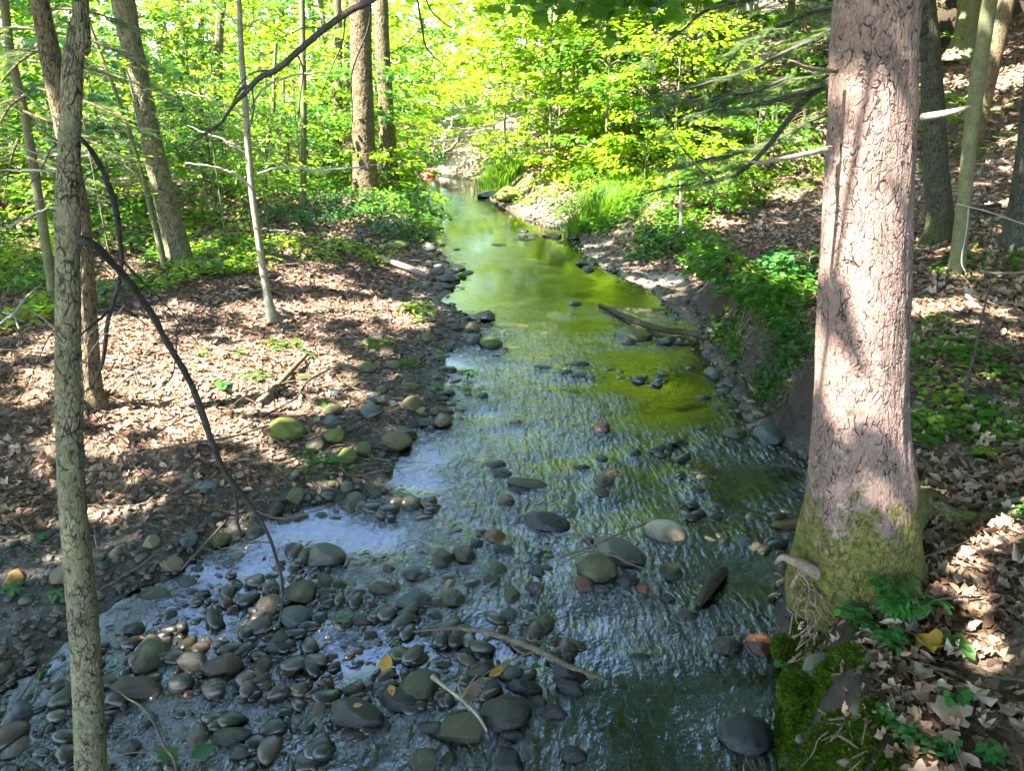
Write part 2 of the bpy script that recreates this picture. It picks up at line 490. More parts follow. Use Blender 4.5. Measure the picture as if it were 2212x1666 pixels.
M['pebble'] = N.done(N.n('BsdfPrincipled', None, Base_Color=base, Roughness=N.mapr(wet, 0, 1, .8, .25), Normal=N.bump(b, .5, .004)))

# ground
N = NT('forest floor')
P_ = N.pos()
dis = N.n('TexNoise', None, Vector=P_, Scale=9.0, Detail=3.0).outputs[1]
pv = N.n('VectorMath', {'operation': 'MULTIPLY_ADD'}, i0=dis, i1=(.12, .12, .12), i2=P_).outputs[0]
vo = N.n('TexVoronoi', None, Vector=N.scale(pv, (1, 1, .4)), Scale=17.0)
ve = N.n('TexVoronoi', {'feature': 'DISTANCE_TO_EDGE'}, Vector=N.scale(pv, (1, 1, .4)), Scale=17.0).outputs[0]
cr = N.n('SeparateColor', None, i0=vo.outputs[1]).outputs[0]
lit = N.ramp(cr, [(0, (.045, .028, .016)), (.3, (.12, .075, .042)), (.6, (.20, .135, .085)), (.85, (.28, .195, .13)), (1, (.38, .28, .2))])
lit = N.mix(N.mapr(ve, 0, .06, .85, 0), lit, (.028, .018, .011))
big = N.noise(P_, .8, 5, .6)
lit = N.mix(N.mapr(big, .4, .66, 0, .5), lit, (.07, .045, .025))
soil = N.mix(N.noise(P_, 24, 6, .75), (.007, .0045, .0025), (.060, .037, .018))  # dark earth, with the undercut's missing shade put into the colour
grav = N.ramp(N.n('SeparateColor', None, i0=N.n('TexVoronoi', None, Vector=P_, Scale=38.0).outputs[1]).outputs[0], [(0, (.02, .016, .011)), (.4, (.07, .055, .036)), (.75, (.11, .09, .062)), (1, (.24, .2, .14))])
ge = N.n('TexVoronoi', {'feature': 'DISTANCE_TO_EDGE'}, Vector=P_, Scale=38.0).outputs[0]
grav = N.mix(N.mapr(ge, 0, .12, .9, 0), grav, (.015, .012, .009))
bedc = N.ramp(N.noise(P_, 6, 6, .65), [(.25, (.02, .016, .009)), (.5, (.055, .042, .02)), (.75, (.11, .075, .035))])
bedc = N.mix(N.mapr(ge, 0, .1, .5, 0), bedc, (.02, .018, .01))
base = N.mix(N.attr('soil'), lit, soil)
base = N.mix(N.attr('gravel'), base, grav)
gm = N.mapr(N.math('ADD', N.attr('green'), N.math('MULTIPLY', N.math('SUBTRACT', N.noise(P_, 7, 6, .7), .5), 1.4)), .45, .7, 0, .8)
base = N.mix(gm, base, N.mix(N.noise(P_, 40, 4), (.02, .045, .008), (.085, .14, .015)))
base = N.mix(N.attr('sand'), base, N.mix(N.noise(P_, 50, 4, .7), (.30, .23, .16), (.46, .38, .29)))
base = N.mix(N.attr('bed'), base, bedc)
wet = N.math('MAXIMUM', N.attr('wet'), N.attr('bed'))
hs_ = N.math('ADD', N.math('MULTIPLY', N.math('MINIMUM', ve, .12), 5.0), N.math('MULTIPLY', cr, .6))
hh = N.math('ADD', N.math('MULTIPLY', hs_, N.math('SUBTRACT', 1.0, N.math('MAXIMUM', N.attr('soil'), N.attr('gravel')))), N.math('MULTIPLY', N.noise(P_, 35, 6, .75), 1.6))
base = N.mix(N.math('MULTIPLY', N.attr('wet'), .5), base, N.mix(1.0, base, (.3, .28, .26), 'MULTIPLY'))
M['ground'] = N.done(N.n('BsdfPrincipled', None, Base_Color=base, Roughness=N.mapr(wet, 0, 1, .9, .4), Normal=N.bump(hh, .8, .02)))

# stream water: a clear skin over the bed, mirror-like by Fresnel, broken by ripples
N = NT('stream water')
P_ = N.pos()
chop = N.attr('chop')
fl = N.scale(P_, (1, .62, 1))
n1 = N.noise(fl, 16, 4, .6, .6)
n2 = N.noise(fl, 42, 3, .6, .4)
n3 = N.n('TexWave', None, Vector=fl, Scale=5.0, Distortion=7.0, Detail=3.0, Detail_Scale=2.5).outputs[1]
h = N.math('ADD', N.math('MULTIPLY', n1, 1.0), N.math('ADD', N.math('MULTIPLY', n2, .32), N.math('MULTIPLY', n3, .12)))
h = N.math('MULTIPLY', N.math('ADD', h, N.math('MULTIPLY', N.noise(fl, 6, 2), 1.2)), chop)
bp = N.bump(h, 1.0, .027)
fr = N.n('Fresnel', None, IOR=1.95, Normal=bp).outputs[0]
tr = N.n('BsdfTransparent', None, Color=(.32, .25, .15))
gl = N.n('BsdfAnisotropic' if False else 'BsdfGlossy', None, Color=(1, 1, 1), Roughness=.015, Normal=bp)
M['water'] = N.done(N.n('MixShader', None, i0=fr, i1=tr, i2=gl))

# ------------------------------------------------------------------ the ground, one sheet to the horizon
def lines(segs):
    out = []
    for a, b, s in segs:
        out.append(np.arange(a, b, s))
    return np.concatenate(out)
def grow(a, b, s, k=1.18):
    r = [a]
    while r[-1] < b:
        r.append(r[-1] + s); s *= k
    return np.array(r)
xs = np.concatenate([-grow(5.2, 170, .06)[::-1], lines([(-5.15, 5.2, .04)]), grow(5.25, 170, .06)])
ys = np.concatenate([lines([(-14, 1.2, .35), (1.2, 8, .036), (8, 16, .06), (16, 40, .17)]), grow(40, 260, .3, 1.12)])
XX, YY = np.meshgrid(xs, ys)
Z, DL, DR, DIN, N1, N2 = terrain(XX, YY, True)
V = np.stack([XX, YY, Z], -1).reshape(-1, 3)
ny, nx = XX.shape
ii = (np.arange(ny - 1)[:, None] * nx + np.arange(nx - 1)[None]).ravel()
F = np.stack([ii, ii + 1, ii + nx + 1, ii + nx], -1)
nzx = fbm(XX * 1.7, YY * 1.7, 8, 4, 33)
gravel = smooth(1.05, .25, DL + .5 * nzx) * (DL > -.05) * smooth(13, 10, YY) + smooth(.3, .05, DR + .2 * nzx) * (DR > -.05)
gravel = np.clip(gravel + smooth(-.5, -1.4, XX) * smooth(4.6, 4.1, YY) * (DL > -.05) * .7, 0, 1)
gy, gx = np.gradient(Z, ys, xs)
slope = np.hypot(gx, gy)
nearR = smooth(4.6, 4.0, YY) * (DR > .02) * smooth(.75, .4, DR)
gravel = gravel * (1 - nearR)
soil = np.clip(nearR + smooth(.45, 1.0, slope) * (DR > .02) + .6 * smooth(.1, .35, nzx), 0, 1)  # bare earth patches; steep right face also carries painted undercut shade
soil = np.clip(soil + smooth(1.0, .2, DR) * (DR > 0) * smooth(11, 9, YY) * .5 + smooth(.9, .1, DL) * (DL > 0) * smooth(4.9, 4.3, YY) * .9, 0, 1)
bedm = smooth(.03, -.03, np.maximum(DL, DR))
wet = np.clip(smooth(.35, .0, np.maximum(DL, DR)) + smooth(4.8, 4.2, YY) * smooth(1.4, .2, DL) * (DL > 0), 0, 1)
green = np.zeros_like(Z)
sand = np.zeros_like(Z)
def blob(arr, px, py, rx, ry, amt):
    c = G(px, py)
    m = mpp(c)
    ax = rx * m
    e = G(px, py - ry)
    e2 = G(px, py + ry)
    ay = max(.05, abs(e[1] - e2[1]) / 2)
    q = ((XX - c[0]) / ax) ** 2 + ((YY - (e[1] + e2[1]) / 2) / ay) ** 2
    arr += amt * np.exp(-q * 1.2)
for b in [(620, 410, 150, 60, .7), (470, 560, 140, 50, .6), (860, 420, 60, 50, .7), (80, 700, 90, 40, .5), (1350, 480, 110, 60, .7), (1500, 560, 60, 50, .6),
          (1680, 620, 60, 40, .5), (1700, 560, 60, 40, .4), (2050, 760, 70, 110, .5), (1150, 400, 90, 40, .8), (1080, 330, 80, 30, .8), (1250, 380, 80, 60, .6), (2130, 540, 60, 40, .2), (700, 560, 80, 40, .4), (900, 640, 60, 40, .45), (800, 480, 90, 40, .5)]:
    blob(green, *b)
for b in [(1400, 608, 90, 13, 1.8), (985, 352, 75, 14, 1.8), (1190, 440, 40, 8, .6), (885, 590, 60, 12, .4)]:
    blob(sand, *b)
ground = build('ground', [(V, [F])], M['ground'], attrs=dict(gravel=gravel.ravel(), soil=soil.ravel(), bed=bedm.ravel(), wet=wet.ravel(), green=np.clip(green, 0, 1).ravel(), sand=np.clip(sand, 0, 1).ravel()))
tag(ground, kind='structure')

# ------------------------------------------------------------------ stones
def ico(sub):
    import bmesh
    bm = bmesh.new()
    bmesh.ops.create_icosphere(bm, subdivisions=sub, radius=1)
    V = np.array([v.co[:] for v in bm.verts])
    F = np.array([[v.index for v in f.verts] for f in bm.faces])
    bm.free()
    return V, F
ICO = {k: ico(k) for k in (1, 2, 3, 4)}
def stone_shape(seed, ang=.3, sub=4):
    V, F = ICO[sub]
    rg = np.random.default_rng(seed)
    o = rg.uniform(0, 50, 3)
    r = 1 + .34 * fbm(V[:, 0] * 1.1 + o[0], V[:, 1] * 1.1 + o[1], V[:, 2] * 1.1 + o[2], 2, 5) + .05 * fbm(V[:, 0] * 4 + o[0], V[:, 1] * 4, V[:, 2] * 4, 3, 8)
    W = V * r[:, None]
    # flat cut faces make it angular
    for k in range(int(3 + 12 * ang)):
        n = rg.normal(size=3); n /= np.linalg.norm(n)
        d = rg.uniform(.60, .90) + (1 - ang) * .12
        t = W @ n - d
        W = W - np.where(t > 0, t * (.55 + .45 * ang), 0)[:, None] * n
    W += V * (.012 * fbm(V[:, 0] * 11 + o[0], V[:, 1] * 11, V[:, 2] * 11, 2, 15))[:, None]
    return W / np.abs(W).max(0)
SCOL = dict(g=(.105, .11, .08), o=(.105, .10, .045), d=(.032, .034, .034), t=(.19, .15, .09), b=(.085, .058, .035), p=(.33, .30, .21), s=(.075, .10, .098), r=(.19, .075, .04), y=(.24, .14, .045), k=(.05, .05, .036))
SHAPES = [stone_shape(100 + i, a, 4) for i, a in enumerate([.2, .35, .45, .6, .8, 1., 1.1, .1])]
shape_me = {}
def stone(px, py, w, h, rot, col, moss, label, group=None, ang=None, seed=0, name='stone', onwater=None):
    d0 = ray(px, py + h * .25)
    g = G(px, py + h * .25)
    m = mpp(g)
    w *= 1.1; h *= 1.08
    a = .5 * w * m
    el = math.atan2(HC - g[2], math.hypot(g[0], g[1]))
    hs = .5 * h * m * 1.12
    c = min(.62 * a, .80 * hs / math.cos(el) if el < .5 else .72 * hs / math.cos(el))
    c = max(c, .25 * hs)
    b = math.sqrt(max(hs * hs - (c * math.cos(el)) ** 2, (.4 * min(a, hs)) ** 2)) / math.sin(el)
    b = min(b, 1.5 * a, 2.6 * hs)
    base = max(g[2], -.03)
    si = (abs(int(px * 7 + py * 3)) + seed) % 5 if ang is None else ang
    key = si
    if key not in shape_me:
        me_o = build(name, [(SHAPES[key], [ICO[4][1]])], M['stone'])
        shape_me[key] = me_o.data
        bpy.data.objects.remove(me_o)
    o = bpy.data.objects.new(name, shape_me[key])
    COL.objects.link(o)
    o.location = (g[0], g[1], base + c * .32)
    o.scale = (a * 1.06, b, c)
    tilt = rot
    o.rotation_euler = (random.uniform(-.12, .12), random.uniform(-.12, .12), R(tilt))
    v = random.uniform(.88, 1.15)
    o.color = tuple(x * v for x in SCOL[col]) + (moss,)
    return tag(o, label, 'stone', group)

STONES = """
325 1402 73 80 8 o .5 1|big round moss-green stone standing just right of the leaning foreground trunk
340 1281 60 28 5 o .6 2|low mossy stone in the shallows above the big round mossy one
703 1197 77 48 12 g .25 3|grey angular stone with a flat top alone in blue water at left
477 1156 34 54 0 o .7 0|upright mossy stone at the water's edge where the drooping branch comes down
510 1147 30 52 5 o .5 0|upright olive stone right behind the drooping branch tip
550 1144 44 34 0 g .3 1|grey stone at the end of the gravel tongue, behind the drooping branch
412 1161 36 34 0 s .1 2|
515 1200 28 22 0 s 0 0|small blue-grey stone below the pair of upright mossy stones
512 1262 24 26 0 o .5 3|
650 1274 62 46 -10 o .55 4|mossy angular stone, left one of a trio in the left channel
702 1253 46 28 0 o .45 1|mossy cap stone at the back of the trio in the left channel
702 1284 26 36 0 k .4 2|narrow dark stone at the front of the trio in the left channel
640 1327 64 50 0 s 0 0|flat blue-grey slab lying just under the water at the curled branch tip
580 1305 50 46 0 t .1 0|tan slab under water inside the bend of the drooping branch
602 1384 56 42 -8 k .2 1|dark rounded stone right below the curled branch tip
570 1431 40 40 0 b .15 2|brown rounded stone alone below the dark one at the branch tip
463 1477 44 44 0 p .15 0|pale cream stone in front of a brown broken one, left shallows
480 1437 78 48 20 b .35 4|brown broken stone behind the pale cream stone
417 1427 64 40 0 k .1 5|dark flat stone with a square edge, left shallows
293 1484 100 44 12 b .4 5|long pointed brown stone touching the pale arched twig
427 1584 44 42 0 p .3 1|pale cream stone with a dark wet foot near the bottom edge
280 1611 38 28 0 g 0 0|
37 1607 42 52 -20 p .1 1|pale upright stone in the bottom left corner
133 1231 42 58 10 t .45 4|tan mossy slab leaning behind the foreground trunk
32 1247 34 32 0 y .2 3|yellow-brown stone above the left seedling
108 1234 18 18 0 s 0 0|
290 1357 42 28 0 d 0 4|dark wedge-shaped stone above the big round mossy stone
40 1537 62 46 0 s .1 1|dull blue-grey stone at the left edge above the pale upright one
135 1481 48 18 0 g .1 5|thin grey slab touching the left side of the foreground trunk
517 1624 52 28 0 k .2 1|
690 1524 34 36 0 t .3 2|
500 1590 80 40 0 k .5 0|
633 1187 38 28 0 k 0 1|
330 1164 30 38 0 t .3 3|
305 1202 22 22 0 g .2 0|
250 1194 28 18 0 g 0 1|
377 1217 50 30 0 t .3 2|tan stone with a green seedling over it by the upright mossy stones
8 1437 28 36 0 o .6 0|
72 1660 44 20 0 o .7 1|
403 1257 42 24 0 s 0 3|
956 1202 50 38 -6 k .3 1|dark rounded stone at the left end of the centre riffle line
1002 1194 46 38 0 b .3 4|rough brown stone against the dark rounded one in the centre riffle
1180 1127 90 40 -5 d .3 3|large flat dark stone just below the long mossy ledge
1070 1157 42 30 20 y .2 2|orange-topped brown stone beside the large flat dark stone
1027 1174 34 22 0 k .1 1|
1087 1186 46 20 0 d 0 5|
1077 1227 36 30 0 k .8 2|small dark stone with a bright green moss cap, centre of the stream
892 1240 36 28 0 b .1 4|
827 1270 66 26 0 b .1 1|
896 1300 74 38 14 s .25 7|long smooth grey-green stone, centre left of the stream
975 1290 50 38 10 o .35 4|olive stone just right of the long smooth grey-green one
1105 1281 40 38 0 o .75 1|rounded bright mossy stone in mid stream
1155 1269 40 30 0 d .1 0|dark grey egg-shaped stone right of the bright mossy one
1097 1325 36 42 0 g .35 0|grey-olive upright stone below the bright mossy one
1171 1345 46 54 -30 o .25 7|smooth olive egg stone tilted above the floating branch
1140 1314 36 18 0 k .2 4|
1291 1228 84 56 -28 o .4 7|large olive oval stone under the bundle of thin twigs
1334 1190 104 50 -22 g .15 3|large flat grey stone under the twigs, behind the olive oval
1441 1147 84 46 -6 p .25 2|pale sunlit cream boulder, the brightest stone in the right channel
1447 1234 50 34 0 k .5 1|dark mossy stone below the sunlit cream boulder
1387 1264 28 44 0 r 0 4|small upright red-brown stone between dark ones
1260 1257 42 38 0 r 0 5|red-brown wet stone left of the large olive oval
1297 1274 52 22 0 g 0 1|
1357 1254 46 28 35 d .2 3|
901 1474 74 92 -38 o .45 7|long olive stone standing on end in the front pile
861 1511 72 46 8 k .35 3|dark olive stone left of the one standing on end
771 1541 106 54 -4 k .25 3|broad dark flat-topped stone with a yellow leaf on it
762 1492 54 22 0 o .4 1|small pale olive stone behind the broad flat-topped one
1090 1534 102 76 0 k .4 0|largest round boulder of the front pile
1000 1577 98 58 8 o .45 6|angular olive block with a flat facet at the front of the pile
1104 1454 56 32 0 g .2 1|grey rounded stone on top of the front pile below the floating branch
1134 1487 68 34 0 d .15 3|
1067 1484 40 40 0 k .3 2|
1165 1534 38 24 0 s .1 4|teal-grey pointed stone right of the largest round boulder
1107 1590 52 26 0 d .1 0|
834 1567 30 30 0 k .3 1|small dark round stone below the broad flat-topped one
917 1644 62 46 0 o .4 6|
968 1640 34 42 0 o .3 4|
1097 1637 56 50 0 d .1 5|
1237 1630 62 34 0 d 0 1|
1230 1457 68 40 0 d .05 3|
960 1437 36 18 0 k 0 4|
941 1334 36 16 0 k .1 3|
1019 702 30 28 0 t .5 1|tan mossy stone in the pile at the bend, behind the dark dome
1046 682 42 26 0 k .4 4|
1060 737 46 40 0 k .75 0|dark mossy dome-shaped stone at the bend of the left bank
1027 735 38 26 0 k .2 2|
926 725 32 24 0 o .5 1|
1240 655 32 13 0 d 0 1|small black stone alone on the lip of the upper riffle
1367 722 70 28 0 o .7 3|mossy stone tucked under the fallen log
1356 736 32 20 0 g .2 1|
1437 736 36 22 0 k .1 4|
857 952 70 40 -22 o .2 7|smooth oval olive boulder on the tip of the left gravel bar
876 936 46 28 0 o .3 1|
954 905 38 28 0 t 0 1|warm grey rounded stone at the water's edge, upper left bar
924 912 42 18 0 k 0 3|
800 884 38 30 0 s .1 0|
894 868 42 34 0 b .5 2|
884 835 38 22 0 o .3 0|
950 860 36 14 0 d 0 3|
962 848 38 11 0 d 0 4|
1010 853 24 9 0 d 0 1|
1045 855 22 18 0 d 0 2|
989 867 18 8 0 d 0 1|
770 1082 52 42 0 o .3 2|olive stone, left one of the row along the lower edge of the gravel bar
809 1065 32 40 0 o .35 0|upright olive stone in the row along the gravel bar's lower edge
837 1087 52 20 0 g .1 3|
887 1085 46 36 0 k .35 1|dark rounded stone at the right end of the row below the gravel bar
842 1106 40 18 0 d 0 4|
750 1049 32 20 0 g .2 1|
754 980 40 38 0 y .85 2|bright yellow-mossed sunlit stone on the left gravel
784 965 36 30 0 o .5 4|
1092 1080 34 34 0 b .2 0|round red-brown stone in mid stream, above the bright gravel patch
1137 1044 90 24 0 o .5 5|long low mossy ledge stone across the middle of the stream
1120 1058 48 16 0 d 0 3|
1300 992 24 20 0 d 0 0|
1304 1038 44 28 -15 o .3 7|smooth olive oval, middle of a string of three right of centre
1318 1021 36 20 0 o .3 1|
1300 1062 30 24 0 o .5 0|
1070 1003 42 18 0 b 0 4|
1084 1022 38 18 0 d 0 3|
1300 922 36 24 -25 r 0 5|red-brown broken stone in the right half of the green reflection
1114 912 26 12 0 y 0 4|
1370 975 28 22 0 k .1 1|
1174 794 42 10 0 d 0 3|
1214 804 42 12 0 d 0 4|
1254 786 42 14 0 d 0 2|
1254 811 38 13 0 d 0 5|
1420 811 22 12 0 d 0 1|
997 808 24 9 0 b 0 3|
1255 1010 34 14 0 d 0 4|
850 785 32 28 0 o .4 0|
796 793 38 24 0 o .4 3|
836 803 22 16 0 s 0 0|
804 762 26 15 0 g .2 1|
837 758 36 18 0 b .3 2|
812 728 32 20 0 t .2 2|
825 840 24 18 0 o .2 0|
752 793 28 12 0 g .1 3|
620 925 70 46 0 o .8 3|yellow-green moss-covered block on the leaf-covered left bank
722 938 42 34 0 o .8 4|mossy brown stone between the moss block and the gravel bar
716 882 46 22 0 o .5 1|
716 908 40 22 0 s .2 1|
722 848 24 17 0 s 0 0|
682 827 20 14 0 s 0 1|
405 1035 32 14 0 g .1 1|
445 1047 42 20 0 s .1 0|blue-grey flat stone lying in the litter left of the drooping branch
313 1070 22 20 0 g .1 0|
640 1068 38 40 0 o .4 6|tan wedge-shaped stone at the back of the lower gravel row
597 1092 34 34 0 k .2 1|
718 1042 18 18 0 o .6 0|
712 1070 26 16 0 s 0 1|
520 1025 24 14 0 t 0 1|
680 958 36 28 0 t .1 4|
1541 805 40 28 0 g .35 1|olive-grey stone below the crumbling right bank
1570 845 34 15 0 g 0 7|pale grey lens-shaped stone in the brown pool
1521 860 36 14 0 k .2 1|
1585 935 48 28 0 o .3 0|rounded olive stone on the near edge of the brown pool
1661 938 52 36 0 s .35 3|large grey-green stone at the foot of the right bank
1626 923 32 18 0 t 0 1|
1514 925 28 14 0 g 0 1|
1548 1093 28 18 0 s 0 1|small round grey stone alone in the dark right channel
1511 1062 36 14 0 k 0 3|
1635 835 32 26 0 y .5 2|
1578 825 28 22 0 k .1 0|
1500 1022 42 10 0 k 0 3|
1675 957 36 12 0 b 0 5|
1608 1580 108 80 0 d .25 0|biggest dark boulder beside the near right bank
1565 1394 68 38 0 k .2 1|
1645 1391 58 44 0 r 0 2|sunlit orange-red stone under the water near the right bank
1608 1167 36 28 0 s 0 1|
1700 1134 78 22 5 y .1 5|orange-brown slab wedged between water and the big trunk
1748 1304 36 40 0 y .7 1|yellow mossy knob of rock under the big trunk
1850 1310 58 30 -6 s .3 3|grey-green stone half under the leafy plant by the big trunk
1775 1438 80 44 8 g .35 6|square grey-green rock set in the mossy edge of the near bank
1130 498 22 9 0 d 0 3|
1150 508 24 11 0 d 0 4|
1190 507 40 13 0 r 0 5|red-brown flat stone in the far riffle
1134 517 46 8 0 d 0 3|
1214 523 26 9 0 d 0 1|
1077 529 32 7 0 d 0 3|
985 539 20 7 0 d 0 1|
1097 418 62 44 0 k .9 1|dark mossy boulder under the far grass tuft
1055 420 50 18 0 s .1 5|
917 511 30 18 0 k .2 1|
924 533 38 20 0 g .1 1|
965 600 34 20 0 d .1 4|
985 578 36 16 0 d .1 3|
1010 588 26 12 0 d 0 1|
860 527 40 22 0 o .7 0|
925 372 34 30 0 r 0 2|red-brown root clod at the far end of the pool
1150 1200 28 12 0 d 0 3|
1010 1410 40 18 0 k .1 1|
780 1340 50 20 0 b 0 3|
1480 1330 50 22 0 b 0 1|
1380 1420 44 20 0 d 0 0|
"""
ZN = [  # shared descriptions for look-alikes: (test, label, group)
    (lambda x, y, c: y < 560, 'small flat dark stone at the upstream pool, far from the camera', 'small stones of the far pool'),
    (lambda x, y, c: y < 640 and x < 1030, 'dark bank stone along the left edge of the green pool', 'stones along the left edge of the green pool'),
    (lambda x, y, c: y < 760, 'small stone piled at the bend where the green pool spills over', 'stones at the bend'),
    (lambda x, y, c: x > 1480 and y < 1000, 'small stone around the brown pool at the foot of the right bank', 'stones around the brown pool'),
    (lambda x, y, c: x > 1100 and y < 900, 'low black stone breaking the surface between green and blue reflections', 'low black stones in mid stream'),
    (lambda x, y, c: x < 1000 and y < 1100 and x > 560, 'small rounded stone on the left gravel bar', 'stones of the left gravel bar'),
    (lambda x, y, c: x <= 560 and y < 1150, 'small stone lying in the dead leaves of the left bank', 'stones in the leaves of the left bank'),
    (lambda x, y, c: x < 740, 'small stone in the muddy shallows at lower left', 'stones of the lower left shallows'),
    (lambda x, y, c: x > 1350, 'small wet stone in the dark right channel', 'stones of the right channel'),
    (lambda x, y, c: y > 1400, 'wet stone wedged in the front pile of boulders', 'wedged stones of the front pile'),
    (lambda x, y, c: True, 'small wet stone breaking the blue riffle in mid stream', 'stones of the blue riffle'),
]
stone_spots = []
for k, ln in enumerate(STONES.strip().split('\n')):
    f, lab = ln.split('|')
    f = f.split()
    x, y, w, h, rot = map(float, f[:5])
    grp = None
    if not lab:
        for t, l, g_ in ZN:
            if t(x, y, f[5]):
                lab, grp = l, g_
                break
    o = stone(x, y, w, h, rot, f[5], float(f[6]), lab, grp, ang=int(f[7]))
    stone_spots.append((o.location[0], o.location[1], max(o.scale)))
# more loose stones by zone, to the count one sees: (cx, cy, rx, ry, number, size range, colours)
ZONES = [(850, 1075, 120, 30, 6, (14, 30), 'gosk'), (640, 1095, 110, 35, 12, (14, 30), 'goskt'), (860, 900, 90, 90, 22, (12, 28), 'goskt'), (960, 700, 70, 40, 20, (12, 26), 'gktd'),
         (960, 580, 45, 50, 12, (12, 26), 'dkg'), (1290, 575, 60, 16, 10, (12, 26), 'dk'), (1440, 700, 60, 25, 8, (12, 28), 'kdg'), (1590, 870, 60, 60, 14, (12, 26), 'gkst'),
         (1150, 1250, 330, 90, 20, (12, 30), 'kdb'), (1030, 1520, 240, 110, 16, (26, 60), 'kdo'), (1380, 1220, 150, 80, 10, (12, 32), 'kbrd'), (330, 1230, 220, 60, 14, (12, 28), 'gtsk'),
         (300, 1500, 260, 130, 14, (14, 34), 'gksb'), (1650, 1130, 60, 90, 6, (12, 26), 'kb'), (1180, 510, 60, 14, 8, (10, 22), 'dk')]
rz = random.Random(3)
for cx, cy, rx, ry, n, sz, cs in ZONES:
    for _ in range(int(n * .62)):
        a, r_ = rz.uniform(0, 6.28), math.sqrt(rz.random())
        x, y = cx + rx * r_ * math.cos(a), cy + ry * r_ * math.sin(a)
        w = rz.uniform(*sz) if rz.random() < .8 else sz[1]
        c = rz.choice(cs)
        for t, l, g_ in ZN:
            if t(x, y, c):
                break
        o = stone(x, y, w, w * rz.uniform(.45, .75), rz.uniform(-40, 40), c, rz.choice([0, .1, .3, .45]), l, g_, ang=rz.randrange(7))

# pebbles: uncountable
PEB = [(stone_shape(300 + i, (.3, 1.1, .6, 1.2)[i], 2), [ICO[2][1]]) for i in range(4)]
def pebbles(n, x0, x1, y0, y1, keep, s0, s1, seed):
    rg = np.random.default_rng(seed)
    x, y = rg.uniform(x0, x1, n), rg.uniform(y0, y1, n)
    z, dl, dr, din, a, b = terrain(x, y, True)
    k = keep(x, y, z, dl, dr) > rg.random(n)
    x, y, z = x[k], y[k], z[k]
    n = len(x)
    s = s0 + (s1 - s0) * rg.random(n) ** 2.6
    out = []
    for i in range(4):
        q = np.arange(n) % 4 == i
        m_ = q.sum()
        sc = np.stack([s[q] * rg.uniform(.8, 1.3, m_), s[q] * rg.uniform(.6, 1, m_), s[q] * rg.uniform(.35, .65, m_)], -1)
        V_, F_ = scatter(PEB[i], np.stack([x[q], y[q], z[q] + s[q] * .15], -1), rg.uniform(0, 6.28, m_), rg.normal(0, .2, m_), rg.normal(0, .2, m_), sc)
        out.append((V_, F_))
    return out
BAR = G(1400, 608)
bar = lambda x, y, z, dl, dr: np.clip(.95 * smooth(1.15, .1, dl + .35 * fbm(x * 2, y * 2, 3, 3, 44)) * (dl > -.1), 0, 1) + .5 * (dr > 0) * smooth(.5, .1, dr) + .38 * ((dl < 0) & (dr < 0)) * smooth(-.14, -.03, z)
pp = pebbles(11000, -3.2, 3, 2.0, 10.5, bar, .006, .045, 1)
pp += pebbles(9000, .4, 4.5, 6.0, 16, lambda x, y, z, dl, dr: .9 * (dr > -.15) * smooth(.9, .25, dr + .3 * fbm(x * 2, y * 2, 9, 2, 4)) * (1 - .95 * np.exp(-((x - BAR[0]) / .5) ** 2 - ((y - BAR[1]) / .5) ** 2)), .012, .05, 9)
shoal = lambda x, y, z, dl, dr: .9 * ((dl < 0) & (dr < 0)) * smooth(-.06, .18, fbm(x * 1.3 + 3, y * 1.5, 6, 3, 29) + .05 * smooth(.3, -1.2, x)) * smooth(9.6, 8.4, y)
pp += pebbles(8000, -2.8, 2.0, 1.9, 8.6, shoal, .02, .085, 8)
pp += pebbles(2600, -3.4, -.6, 1.8, 4.6, lambda x, y, z, dl, dr: .9 * (z > -.10), .01, .04, 5)
pp += pebbles(3000, -3, 4, 10.5, 19, lambda x, y, z, dl, dr: .8 * (np.maximum(dl, dr) > -.25) * smooth(.9, .0, np.maximum(dl, dr)), .02, .07, 2)
tag(build('pebbles', pp, M['pebble']), kind='stuff')

# ------------------------------------------------------------------ the stream
xs2 = lines([(-6, 4.6, .038)])
ys2 = np.concatenate([lines([(-3, 1.6, .3), (1.6, 9, .034), (9, 14, .06), (14, 62, .3)])])
X2, Y2 = np.meshgrid(xs2, ys2)
xl, xr, kl, kr = edges(Y2)
inside = (X2 > xl - .7) & (X2 < xr + .7)
riff = np.clip(fbm(X2 * .8 + .4 * Y2, Y2 * 1.25 - .3 * X2, 2, 3, 71) * 2.8 - .02, 0, 1)
pool = smooth(9.2, 10.6, Y2)
chop = .15 + .95 * riff
for sx_, sy_, sr_ in stone_spots:            # broken water round and below every stone
    if sy_ < 11:
        q_ = ((X2 - sx_) ** 2 + (Y2 - sy_ + sr_ * .6) ** 2) / (sr_ * 1.9) ** 2
        chop += .55 * np.exp(-q_)
chop = np.clip(chop, 0, 1.25)
chop = chop * (1 - pool) + (.05 + .16 * riff * smooth(.3, .6, riff)) * pool
chop = chop * (1 - .5 * smooth(.9, 1.5, X2) * smooth(5.2, 6.0, Y2) * smooth(9, 8, Y2)) * (1 - .25 * smooth(-.9, -1.8, X2))
amp = chop * .0065
wz = amp * (fbm(X2 * 5.5, Y2 * 4.2, 1.3, 3, 81) + .55 * (1 - np.abs(vnoise(X2 * 8.5 + 2 * N1.mean(), Y2 * 6, 4, 91)) * 2))
V2 = np.stack([X2, Y2, wz - .004 + .02 * np.maximum(Y2 - 30, 0)], -1).reshape(-1, 3)
n2y, n2x = X2.shape
i2 = (np.arange(n2y - 1)[:, None] * n2x + np.arange(n2x - 1)[None])
ok = (inside[:-1, :-1] | inside[1:, 1:]).ravel()
i2 = i2.ravel()[ok]
water = build('stream_water', [(V2, [np.stack([i2, i2 + 1, i2 + n2x + 1, i2 + n2x], -1)])], M['water'], attrs=dict(chop=chop.ravel()))
tag(water, kind='structure')


